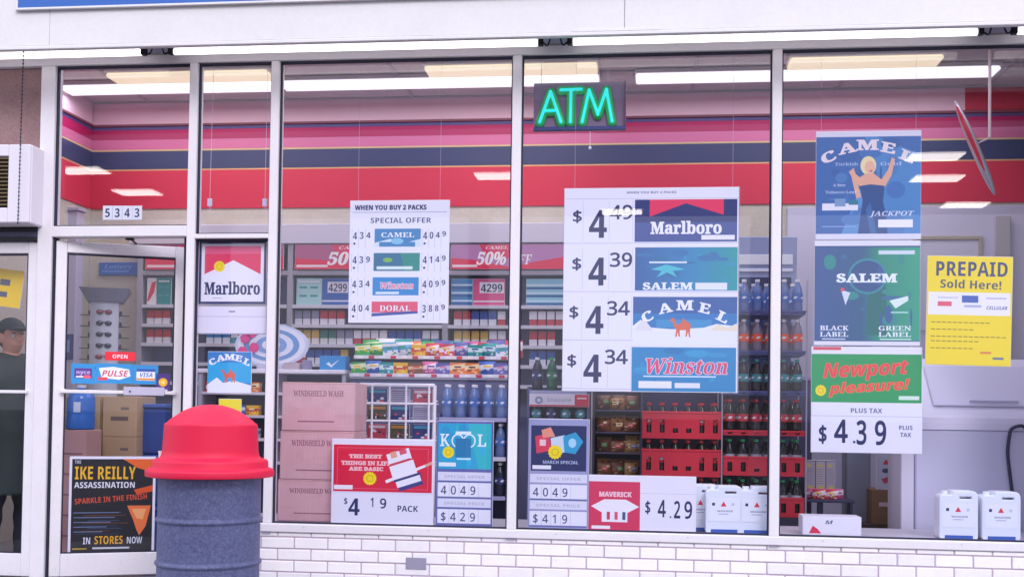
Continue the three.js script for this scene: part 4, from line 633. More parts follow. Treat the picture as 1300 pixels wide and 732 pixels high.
{
  const p1 = crateProto(0.535, 0.185, 0.37), p2 = crateProto(0.535, 0.13, 0.37), tray = crateProto(0.535, 0.035, 0.37), blueTray = crateProto(0.535, 0.03, 0.37, '#434a86'); 
  const z = -1.0, xa = at(866, 560, z).x, xb = at(970, 560, z).x;
  for (const [x, lab] of [[xa, 'dark grey plastic dolly under the shorter crate stack'], [xb, 'dark grey plastic dolly under the tall crate stack']]) { const d = thing('dolly', lab, 'dolly', [x, 0, z - 0.185]); part('deck', bx(0.54, 0.33, 0.37), C('#3a3a4c', 0.6), d, [0, 0.245, 0]); for (const sx of [-0.2, 0.2]) for (const sz of [-0.13, 0.13]) part('caster', cyl(0.04, 0.03, 14).rotateZ(Math.PI / 2), gasket, d, [sx, 0.0405, sz]); }
  const fill = (x, y, k, where, front = 2) => { for (let r = 0; r < front; r++) for (let i = 0; i < 6; i++) bottle(k, x - 0.2225 + i * 0.089, y + 0.0105, z - 0.055 - r * 0.26, (r ? 'rear row ' : 'front row ') + where, (r ? 'in the rear row ' : 'in the front row ') + where); };
  const ys = [0.4105, 0.666, 0.9215]; ys.forEach((y, i) => { addCrate(p1, xa, y, z, ['lowest red crate in the shorter stack', 'middle red crate in the shorter stack, under another crate', 'top red crate of the shorter stack'][i] + ' of cola bottles'); fill(xa, y, 'cola', 'of the ' + ['lowest', 'middle', 'top'][i] + ' crate, shorter stack'); });
  const lev = [[0.4105, p2, 'zest', 'lowest low red crate of the tall stack'], [0.681, p2, 'zest', 'second low red crate up in the tall stack'], [0.9515, tray, 'cola', 'shallow red tray of red capped cola in the tall stack'], [1.222, blueTray, 'teal', 'shallow slate blue tray of teal capped bottles in the tall stack'], [1.4925, blueTray, 'orange', 'shallow slate blue tray of orange soda in the tall stack'], [1.763, blueTray, 'water', 'topmost shallow slate blue tray of clear bottles in the tall stack']];
  lev.forEach(([y, pr, k, lab], i) => { addCrate(pr, xb, y, z, lab); fill(xb, y, k, 'of the ' + ['lowest', 'second lowest', 'third', 'fourth', 'fifth', 'topmost'][i] + ' tray, tall stack'); });
  // corner posts that carry the trays
  const rack = thing('tray_rack', 'slim steel rack posts round the tall stack of bottle trays', 'rack', [xb, 0, z]);
  for (const sx of [-0.277, 0.277]) for (const dz of [0.004, -0.376]) part('post', cyl(0.006, 2.0, 8), chrome, rack, [sx, 1.0, dz]);
}
{
  const e0 = at(812, 560, -1.5).x, e1 = at(1032, 560, -1.5).x, ep = thing('partition', 'dark violet partition behind the red bottle crates', 'partition', [0, 0, 0]), pm = C('#34305c', 0.6);
  span('panel', e0, e1, 0.06, 1.34, -1.56, -1.53, pm, ep, 0.004); span('plinth', e0, e1, 0.001, 0.0595, -1.6, -1.49, gasket, ep); span('top_rail', e0, e1, 1.3405, 1.37, -1.57, -1.52, C('#8a84b0', 0.5), ep, 0.004); ep.userData.kind = 'thing';
}
function shelfUnit(label, x0, x1, ys, z, depth, rows, where) {
  const g = thing('shelf_unit', label, 'shelf', [0, 0, 0]), top = ys[ys.length - 1] + 0.03;
  span('back_panel', x0, x1, 0.002, top, z - depth - 0.015, z - depth, C('#3d4478', 0.6), g); for (const x of [x0, x1 - 0.02]) span('side_panel', x, x + 0.02, 0.002, top, z - depth + 0.0005, z - 0.02, C('#5a5e8c', 0.5), g);
  ys.forEach((y, i) => { span('shelf', x0 + 0.0205, x1 - 0.0205, y - 0.02, y, z - depth + 0.001, z, C('#8a8cb4', 0.5), g, 0.002).attach(span('price_rail', x0 + 0.0205, x1 - 0.0205, y - 0.024, y + 0.004, z + 0.0005, z + 0.004, C(i % 2 ? '#d8d6e4' : '#a9abd0', 0.5), g, 0.001));
    const n = Math.floor((x1 - x0 - 0.06) / 0.078); for (let r = 0; r < 2; r++) for (let k = 0; k < n; k++) if (rows[i]) bottle(pick(rows[i]), x0 + 0.065 + k * (x1 - x0 - 0.13) / (n - 1), y + 0.0006, z - 0.05 - r * 0.085, (r ? 'rear' : 'front') + ' row, ' + ['lowest', 'middle', 'top'][i] + ' tier of shelf ' + where, 'in the ' + (r ? 'rear' : 'front') + ' row of the ' + ['lowest', 'middle', 'top'][i] + ' tier ' + where); });
  return g;
}
{
  const z = -1.02, x0 = at(553, 560, z).x, x1 = at(646, 560, z).x;
  shelfUnit('dark blue drinks shelf left of the window post, filled with clear bottles', x0, x1, [0.5, 0.77, 1.04], z, 0.22, [['lime', 'dark', 'dark'], ['water', 'dark'], ['water']], 'beside wire rack');
  const y0 = at(668, 560, -1.06).x, y1 = at(748, 560, -1.06).x;
  shelfUnit('dark blue drinks shelf under the half price sign, filled with dark bottles', y0, y1, [0.7, 0.97, 1.235], -1.06, 0.22, [['dark', 'cola'], ['dark', 'teal'], ['dark', 'dark', 'lime', 'teal']], 'behind dark placard');
  board('shelf_sign', 'white shelf sign with round logo and red end', 'sign', [672, 500, 748, 516], -1.045, (c) => { R(c, '#e4e2ec', 0, 0, 76, 16); R(c, '#cf3050', 0, 14, 76, 2); R(c, '#d0344c', 58, 0, 18, 14); O(c, '#8c96b8', 12, 8, 5); O(c, '#dfe2ee', 12, 8, 2.5); T(c, 'Snapple', 22, 54, 10, 5, '#b6b4c8', 'bold sans-serif'); R(c, '#f2dce2', 61, 4, 12, 2); }, { k: 5, floor: at(710, 516, -1.05).y });
  board('shelf_sign', 'narrow white shelf sign with a red tip under the round logo sign', 'sign', [672, 531, 740, 539], -1.045, (c) => { R(c, '#dedcea', 0, 0, 68, 8); R(c, '#cf3050', 54, 0, 10, 8); O(c, '#9aa0c0', 12, 4, 4, 2.5); }, { k: 5, floor: at(706, 539, -1.05).y });
  // snack shelves between
  const s0 = at(752, 560, -1.2).x, s1 = at(816, 560, -1.2).x, g = thing('snack_shelf', 'narrow shelf of pastry packs beside the red crates', 'shelf', [0, 0, 0]);
  const ys = [at(780, 604, -1.2).y, at(780, 574, -1.2).y, at(780, 548, -1.2).y, at(780, 520, -1.2).y];
  span('back_panel', s0, s1, 0.002, 1.5, -1.515, -1.5, C('#3a3450', 0.6), g); for (const x of [s0, s1 - 0.015]) span('side_panel', x, x + 0.015, 0.002, 1.3, -1.4995, -1.2, C('#4c4a6c', 0.5), g);
  const pastryM = [['#8c5a3c', '#d8c0a0', '#c83a44'], ['#a8763f', '#6c4034', '#e8d8a0'], ['#6c4434', '#b88a5c', '#3f9a5c'], ['#b08c50', '#e6d6b8', '#4a78b8']].map(([a1, b1, d1], i) => new THREE.MeshStandardMaterial({ roughness: 0.35, map: canvasTex(40, 26, (c) => { R(c, a1, 0, 0, 40, 26); blobs(c, [b1, a1, '#5c3a2c'], 2, 4, 36, 18, 12, i * 41 + 9); R(c, d1, 8 + i * 3, 8, 16, 7); R(c, b1, 10 + i * 3, 10, 10, 2); }, 4) }));
  ys.forEach((y, r) => { span('shelf', s0 + 0.0155, s1 - 0.0155, y - 0.012, y, -1.499, -1.2, C('#54506c', 0.5), g, 0.002);
    const tier = ['lowest', 'second', 'third', 'top'][r];
    for (let row = 0; row < 2; row++) for (let i = 0; i < 3; i++) { const x = s0 + 0.08 + i * 0.098 + rr(-0.01, 0.01), m = thing('pastry_pack', 'crinkled brown pastry pack on the ' + tier + ' tier of the narrow snack shelf', 'pastry pack', [x, y + 0.0006, -1.24 - row * 0.09 + rr(-0.01, 0.01)], rr(-0.35, 0.35), 'pastry packs on the ' + tier + ' tier'); const w = part('wrapper', bagGeo, pastryM[Math.floor(rnd() * 4)], m); w.scale.set(rr(0.85, 1.05), rr(0.9, 1.15) + row * 0.25, rr(1.2, 1.7)); } });
}
// white wire magazine rack
{
  const z = -0.72, a = at(456, 488, z), b = at(552, 488, z), x0 = a.x, x1 = b.x, yT = a.y, g = thing('wire_rack', 'white wire magazine rack behind the red placard', 'rack', [0, 0, 0]);
  for (const [x, r] of [[x0, 0.018], [x1, 0.012]]) part('post', cyl(r, yT, 10), wire, g, [x, yT / 2 + 0.001, z]); for (const x of [x0 + 0.05, x1 - 0.02]) part('post', cyl(0.006, yT - 0.02, 8), wire, g, [x, (yT - 0.02) / 2 + 0.001, z - 0.14]);
  span('top_bar', x0, x1, yT - 0.012, yT + 0.012, z - 0.012, z + 0.012, wire, g, 0.006);
  const ys = [512, 534, 558, 590].map((p) => at(500, p, z).y);
  for (const y of ys) { part('cross_wire', cyl(0.008, x1 - x0, 8).rotateZ(Math.PI / 2), wire, g, [(x0 + x1) / 2, y, z + 0.012]); part('cross_wire', cyl(0.004, x1 - x0, 8).rotateZ(Math.PI / 2), wire, g, [(x0 + x1) / 2, y + 0.02, z - 0.12]); part('side_wire', cyl(0.004, 0.14, 6).rotateX(Math.PI / 2), wire, g, [x0, y, z - 0.06]); part('side_wire', cyl(0.004, 0.14, 6).rotateX(Math.PI / 2), wire, g, [x1, y, z - 0.06]); for (let k = 0; k < 5; k++) part('floor_wire', cyl(0.003, 0.15, 6).rotateX(Math.PI / 2), wire, g, [x0 + 0.06 + k * (x1 - x0 - 0.1) / 4, y - 0.006, z - 0.06]); }
  for (const px of [473, 495, 516, 545]) { const x = at(px, 520, z).x; part('upright_wire', cyl(0.007, yT - 0.3, 8), wire, g, [x, yT / 2 + 0.15, z + 0.02]); }
  const top = [yT - 0.02, ys[0] - 0.02, ys[1] - 0.02, ys[2] - 0.02];
  const lab = ['top', 'second', 'third', 'lowest'], covers = [0, 1, 2, 3].map((k) => new THREE.MeshStandardMaterial({ roughness: 0.4, map: canvasTex(30, 22, (c) => { R(c, ['#2a3470', '#a8a4bc', '#b03c50', '#4a4a34'][k], 0, 0, 30, 22); if (k === 1) for (let q = 0; q < 6; q++) R(c, '#6c6888', 2, 3 + q * 3, 26 - (q * 5) % 9, 1.2); else { R(c, ['#3fa0c0', '', '#e6dce4', '#c88a30'][k], 2, 2, 26, 4); blobs(c, ['#d8dae8', '#c84860', '#1c2048'], 3, 8, 24, 12, 6, k * 31 + 3); } }, 4) }));
  for (let r = 0; r < 3; r++) for (let i = 0; i < 3; i++) { const h = r < 1 ? 0.1 : 0.105, w = 0.135, x = x0 + 0.115 + i * 0.155, k = (r * 3 + i) % 4; const m = thing('magazine', ['dark blue', 'grey striped', 'red and white', 'olive'][k] + ' magazine in the ' + lab[r] + ' pocket of the wire rack', 'magazine', [x, ys[r] + 0.0, z - 0.06], 0, 'magazines in the wire rack');
    part('pages', bx(w, h, 0.018), C('#d6d4de', 0.7), m, [0, h / 2, 0]); part('cover', new THREE.PlaneGeometry(w - 0.002, h - 0.002), covers[k], m, [0, h / 2, 0.0102]); }
}
// windshield wash cartons on the ledge
{
  const cardM = new THREE.MeshStandardMaterial({ map: grimeTex([0.81, 0.64, 0.66], 0.07, 0.02, 2), roughness: 0.8 });
  const zf = -0.16, xs = [[356, 449], [355, 449], [353, 447]], ys = [at(400, 485, zf).y, at(400, 547, zf).y, at(400, 609, zf).y, LEDGE];
  const lab = ['top pinkish brown carton of the stack in the window', 'middle pinkish brown carton of the stack in the window', 'bottom pinkish brown carton of the stack in the window'];
  for (let i = 0; i < 3; i++) { const x0 = at(xs[i][0], 570, zf).x, x1 = at(xs[i][1], 570, zf).x, h = ys[i] - ys[i + 1] - 0.001, w = x1 - x0;
    const g = thing('carton', lab[i], 'carton', [(x0 + x1) / 2, ys[i + 1] + 0.0005, zf - 0.16], [0.01, -0.012, 0.006][i]); 
    part('box', bx(w, h, 0.31, 0.004), cardM, g, [0, h / 2, 0]); part('tape', bx(0.05, 0.001, 0.31, 0.0002), C('#b8937c', 0.4), g, [0, h + 0.0002, 0]);
    const tx = canvasTex(94, 60, (c) => { R(c, '#d0a3a8', 0, 0, 94, 60); blobs(c, ['#d3a7ab', '#cc9ea4'], 2, 2, 90, 56, 22, i * 19 + 2); for (let q = 0; q < 94; q += 2.1) R(c, q % 4 < 2 ? '#cd9fa5' : '#d2a6aa', q, 0, 0.6, 60); T(c, 'WINDSHIELD WASH', 14, 80, 17 + i, 7.2, '#7c5060', 'bold serif'); R(c, '#966474', 20, 48, 48, 1.8); R(c, '#b88880', 0, 0, 94, 1); }, 5);
    part('printed_face', new THREE.PlaneGeometry(w - 0.01, h - 0.01), new THREE.MeshStandardMaterial({ map: tx, roughness: 0.75 }), g, [0, h / 2, 0.1562]); }
}
// white jugs
{
  const jug = new THREE.Group(), W = 0.205, H = 0.268, D = 0.13, s = new THREE.Shape(), jm = C('#e4e9f4', 0.35);
  s.moveTo(-W / 2 + 0.01, 0); s.lineTo(W / 2 - 0.01, 0); s.quadraticCurveTo(W / 2, 0, W / 2, 0.012); s.lineTo(W / 2, H - 0.03); s.quadraticCurveTo(W / 2, H, W / 2 - 0.03, H); s.lineTo(-0.03, H); s.lineTo(-0.035, H - 0.022); s.lineTo(-W / 2 + 0.025, H - 0.022); s.quadraticCurveTo(-W / 2, H - 0.022, -W / 2, H - 0.05); s.lineTo(-W / 2, 0.012); s.quadraticCurveTo(-W / 2, 0, -W / 2 + 0.01, 0);
  const ho = new THREE.Path(); ho.moveTo(0.0, H - 0.045); ho.lineTo(0.075, H - 0.045); ho.lineTo(0.075, H - 0.022); ho.lineTo(0.0, H - 0.022); ho.closePath(); s.holes.push(ho);
  const jg = new THREE.ExtrudeGeometry(s, { depth: D - 0.02, bevelEnabled: true, bevelSize: 0.006, bevelThickness: 0.01, bevelSegments: 2, curveSegments: 6 }); jg.translate(0, 0.006, -D / 2 + 0.01);
  part('body', jg, jm, jug); part('cap', cyl(0.02, 0.024, 18), C('#e6eaf4', 0.4), jug, [-0.066, H - 0.022 + 0.0185, 0]);
  part('label', new THREE.PlaneGeometry(W - 0.02, 0.14), new THREE.MeshStandardMaterial({ roughness: 0.4, map: canvasTex(44, 33, (c) => { R(c, '#e8ebf4', 0, 0, 44, 33); R(c, '#2c3a6c', 5, 7, 4, 4); P(c, '#d8304c', [[17, 12], [21, 5], [25, 12]]); O(c, '#c8cad8', 34, 9, 2.2); T(c, 'WASHER', 12, 34, 20, 2.6, '#6a7098'); R(c, '#9aa0c0', 14, 22, 14, 1); }, 6) }), jug, [0, 0.14, D / 2 + 0.0018]);
  part('foot_band', bx(W - 0.05, 0.02, 0.004), C('#3a5cae', 0.4), jug, [0, 0.014, D / 2 + 0.0022]);
  jug.name = 'washer_jug';
  [[889, -0.24, 0.05, 'white plastic jug half hidden behind the crimson price placard'], [918, -0.165, 0, 'white plastic jug next to the crimson price placard'], [961, -0.165, 0, 'white plastic jug half behind the window post beside the bottle crates'], [1214, -0.165, 0, 'white plastic jug before the pale machine, nearer the white box'], [1267, -0.165, 0, 'white plastic jug before the pale machine, nearer the black hose']].forEach(([px, z, sh, lab]) => { const q = at(px, 660, z), j = jug.clone(); j.name = numbered('washer_jug'); j.position.set(q.x, LEDGE + 0.0005, z); j.rotation.y = rr(-0.05, 0.05); scene.add(j); tag(j, lab, 'jug', 'white jugs on the window ledge'); });
  board('carton', 'flat white carton with red triangle lying on the window ledge', 'carton', [1019, 659, 1094, 683], -0.14, (c) => { R(c, '#e9e6f0', 0, 0, 75, 24); P(c, '#dc3050', [[8, 22], [13, 12], [19, 16], [24, 22]]); T(c, 'M', 28, 38, 10, 5, '#54507c', 'italic sans-serif'); }, { th: 0.16, floor: LEDGE + 0.0005, k: 5, panel: 'box', back: C('#d9d4e4', 0.5) }).position.z = -0.22;
}
// ================================================================ RIGHT HAND END
{
  const z = -0.72, x0 = at(1163, 600, z).x, x1 = x0 + 1.15, g = thing('ice_machine', 'pale grey machine with sloping panelled hood behind the yellow poster', 'machine', [0, 0, 0]), m = C('#d2d1ea', 0.4), y1 = at(1230, 546, z).y;
  span('cabinet', x0, x1, 0.06, y1, z - 0.6, z, m, g, 0.008); span('plinth', x0 + 0.02, x1 - 0.02, 0.002, 0.0595, z - 0.58, z - 0.03, gasket, g);
  const s = new THREE.Shape(); s.moveTo(0, 0); s.lineTo(-0.6, 0); s.lineTo(-0.6, 0.46); s.lineTo(-0.38, 0.46); s.lineTo(-0.015, 0.07); s.closePath();
  const hg = new THREE.ExtrudeGeometry(s, { depth: x1 - x0 - 0.01, bevelEnabled: true, bevelSize: 0.004, bevelThickness: 0.004, bevelSegments: 1 }); hg.rotateY(-Math.PI / 2); hg.translate(x1 - 0.005, y1 + 0.0055, z); part('hood', hg, C('#dad8ee', 0.35), g);
  const ang = Math.atan2(0.39, 0.365), hp = part('hood_panel', bx(0.75, 0.36, 0.012, 0.004), C('#cac9e4', 0.4), g, [x0 + 0.5, y1 + 0.285, z - 0.19], [-(Math.PI / 2 - ang), 0, 0]);
  part('handle', bx(0.3, 0.012, 0.014), C('#b4b2d0', 0.4), hp, [0, -0.15, 0.017]); span('side_strip', x0 - 0.085, x0 - 0.001, 0.1, at(1150, 575, z).y, z - 0.4, z - 0.02, C('#dcd8e8', 0.4), g, 0.006);
  const h = thing('hose', 'black hose looping down beside the pale machine', 'hose', [0, 0, 0]); const q = (px, py, zz = z + 0.03) => at(px, py, zz);
  part('tube', tube([V(q(1312, 548).x, q(1312, 548).y, z - 0.02), q(1298, 540), q(1284, 545), q(1280, 575), q(1285, 620), q(1291, 670), q(1292, 700)], 0.011, 40, 8), C('#1d2448', 0.5), h); part('fitting', cyl(0.016, 0.05, 12).rotateX(Math.PI / 2), darkMetal, h, [q(1312, 548).x, q(1312, 548).y, z + 0.0]);
  // framed panel and pale cabinets against the back wall
  const zb = -2.96, c0 = at(1000, 300, zb).x, c1 = at(1330, 300, zb).x, yT = at(1100, 262, zb).y;
  const wc = thing('wall_cabinet', 'tall pale lilac cabinet front along the back wall behind the posters', 'cabinet', [0, 0, 0]); span('carcass', c0, c1, 0.002, yT, BACK + 0.003, zb, C('#c2c0da', 0.5), wc); const f0 = at(1160, 300, zb), f1 = at(1247, 300, zb), fb = at(1200, 420, zb).y;
  span('door_frame', f0.x, f1.x, f0.y - 0.03, f0.y, zb + 0.0005, zb + 0.02, C('#a89c8c', 0.5), wc); span('door_frame', f1.x - 0.03, f1.x, fb, f0.y - 0.0305, zb + 0.0005, zb + 0.02, C('#a89c8c', 0.5), wc); span('door_frame', f0.x, f0.x + 0.03, fb, f0.y - 0.0305, zb + 0.0005, zb + 0.02, C('#a89c8c', 0.5), wc); span('door_panel', f0.x + 0.0305, f1.x - 0.0305, fb, f0.y - 0.031, zb + 0.0005, zb + 0.008, C('#c8c6de', 0.45), wc);
  const k0 = at(1262, 275, zb); span('corner_post', k0.x, k0.x + 0.12, 0.003, k0.y, zb + 0.0005, zb + 0.05, C('#a8a2ac', 0.6), wc);
  // cooler head with a lit white strip, left of the window post
  const zc = -1.75, a = at(925, 330, zc).x, b = at(1012, 330, zc).x, cl = thing('drinks_cooler', 'pale drinks cooler with white header strips behind the tall crate stack', 'cooler', [0, 0, 0]), hy = at(960, 300, zc).y;
  span('body', a, b, 0.003, hy, zc - 0.5, zc, C('#9aa4c8', 0.4), cl, 0.006); span('header_strip', a + 0.03, b - 0.03, at(960, 336, zc).y, at(960, 323, zc).y, zc + 0.0005, zc + 0.012, C('#f0f2f8', 0.4), cl); span('header_strip', a + 0.03, b - 0.03, at(960, 345, zc).y, at(960, 341, zc).y, zc + 0.0005, zc + 0.012, C('#e6eaf4', 0.4), cl); span('glass_door', a + 0.04, b - 0.04, 0.3, at(960, 352, zc).y, zc + 0.0005, zc + 0.01, C('#2c3660', 0.1), cl);
  // post, cartons and notices low in the last window
  const zp = -1.7, pa = at(1074, 600, zp).x, pb = at(1106, 600, zp).x, post = thing('steel_post', 'grey steel post beside the brown carton low in the last window', 'post', [0, 0, 0]); span('shaft', pa, pb, 0.021, 1.62, zp - 0.16, zp, C('#8f94a4', 0.45, { metalness: 0.3 }), post, 0.01); span('base_plate', pa - 0.03, pb + 0.03, 0.001, 0.02, zp - 0.19, zp + 0.03, C('#6f7484', 0.5), post); span('cap_plate', pa - 0.02, pb + 0.02, 1.6205, 1.64, zp - 0.18, zp + 0.02, C('#6f7484', 0.5), post);
  const zk = -1.5, ka = at(1108, 650, zk).x, kb = at(1142, 650, zk).x, ky = at(1125, 622, zk).y; const kc = thing('carton', 'brown carton on a low stand behind the white carton with red triangle', 'carton', [(ka + kb) / 2, 0.33, zk - 0.16]); part('box', bx(kb - ka, ky - 0.33, 0.3), C('#8a6648', 0.8), kc, [0, (ky - 0.33) / 2, 0]); part('tape', bx(0.05, 0.0015, 0.301), C('#c0926c', 0.5), kc, [0, ky - 0.33 + 0.0005, 0]); part('label', bx(0.13, 0.03, 0.002), C('#d8b8c0', 0.5), kc, [0.02, 0.14, 0.1515]);
  const st = thing('low_stand', 'low dark wooden stand under the brown carton', 'stand', [(ka + kb) / 2, 0, zk - 0.16]); part('top', bx(0.3, 0.03, 0.34), C('#4c3a3a', 0.6), st, [0, 0.3145, 0]); for (const sx of [-0.12, 0.12]) for (const sz of [-0.14, 0.14]) part('leg', bx(0.03, 0.299, 0.03), C('#4c3a3a', 0.6), st, [sx, 0.15, sz]);
  const n1 = board('notice', 'white notice with red and black marks propped on the brown carton', 'notice', [1113, 578, 1146, 621], zk - 0.05, (c) => { R(c, '#c9cbe0', 0, 0, 33, 43); P(c, '#d83248', [[8, 11], [12, 4], [17, 11]]); O(c, '#4a4c70', 12, 19, 5, 3); P(c, '#c85068', [[6, 30], [16, 26], [22, 32], [10, 36]]); R(c, '#f0eaf0', 15, 28, 14, 8); }, { k: 5, floor: ky + 0.0015, th: 0.02 });
  const zn = -1.35, nb = board('notice_board', 'pale board with three yellowed price lists beside the grey post', 'notice board', [1022, 584, 1062, 627], zn, (c) => { R(c, '#54507c', 0, 0, 40, 43); for (let i = 0; i < 3; i++) { R(c, i % 2 ? '#b8b4b8' : '#aeaab8', 1 + i * 13.3, 1, 12, 41); R(c, '#d8c860', 2 + i * 13.3, 5, 6, 3); R(c, '#d8c44c', 4 + i * 13.3, 33, 7, 4); for (let q = 0; q < 7; q++) R(c, '#8c88a0', 2.5 + i * 13.3, 11 + q * 3, 8, 0.8); } }, { k: 5, th: 0.02 });
  part('leg', bx(0.04, nb.position.y - 0.002, 0.03), C('#4c4a6c', 0.5), nb, [0, -(nb.position.y) / 2, 0]); 
  // basket of pink goods below it
  for (let i = 0; i < 5; i++) { const p = at(1030 + i * 8, 634 + (i % 2) * 4, -1.3); const bs = sweet(i % 2 ? 3 : 9, bagGeo, p.x, 0.52, -1.28 + (i % 2) * 0.05, 'in the low tray under the notice board', 'bags in the low tray', 0.8); }
  const tr = thing('low_tray', 'low dark tray on legs holding pink bags', 'tray', [at(1045, 640, -1.25).x, 0, -1.25]); part('tray', bx(0.4, 0.02, 0.16), C('#2c2c54', 0.5), tr, [0, 0.509, 0]); for (const sx of [-0.18, 0.18]) part('leg', bx(0.02, 0.498, 0.12), C('#2c2c54', 0.5), tr, [sx, 0.249, 0]);
  // hanging board seen almost edge-on
  const zh = -1.6, t = at(1213, 128, zh), e = at(1264, 248, zh), hb = thing('hanging_board', 'slim red and silver board hanging askew from the ceiling', 'hanging board', [(t.x + e.x) / 2, (t.y + e.y) / 2, zh]); const L = Math.hypot(t.x - e.x, t.y - e.y), an = Math.atan2(e.x - t.x, t.y - e.y);
  const eg = cyl(0.03, L, 20); eg.scale(1, 1, 3); const ep = eg.attributes.position; for (let i = 0; i < ep.count; i++) { const k = 1 - Math.pow(Math.abs(ep.getY(i)) / (L / 2), 2) * 0.9; ep.setX(i, ep.getX(i) * k); ep.setZ(i, ep.getZ(i) * k); }
  const body = new THREE.SphereGeometry(0.5, 24, 16); body.scale(0.06, L, 0.1); part('board', body, C('#b6b8c2', 0.3, { metalness: 0.4 }), hb, null, [0, 0, an]);
  const rd = new THREE.SphereGeometry(0.5, 24, 16); rd.scale(0.035, L * 0.8, 0.08); part('red_face', rd, C('#c83048', 0.4), hb, [-0.022, 0.03, 0.012], [0, 0, an]);
  const r0 = at(1257, 175, zh); part('hanger_rod', rod(V(r0.x - hb.position.x, CEILING - hb.position.y, 0), V(r0.x - hb.position.x, r0.y - hb.position.y, 0), 0.011, 8), C('#c9b8bc', 0.5), hb); part('cross_arm', rod(V(r0.x - hb.position.x, r0.y - hb.position.y, 0), V(0.01, 0.03, 0), 0.006, 8), C('#c9b8bc', 0.5), hb);
  const rp = at(1226, 140, BACK + 0.02), bands2 = part('red_wall_panel', bx(4.45 - rp.x, CEIL - 3.664, 0.004, 0.001), C('#c03a52', 0.55), backWall, [(4.45 + rp.x) / 2 + 0.25, (CEIL + 3.655) / 2 - CEIL / 2, 0.0845]);
}
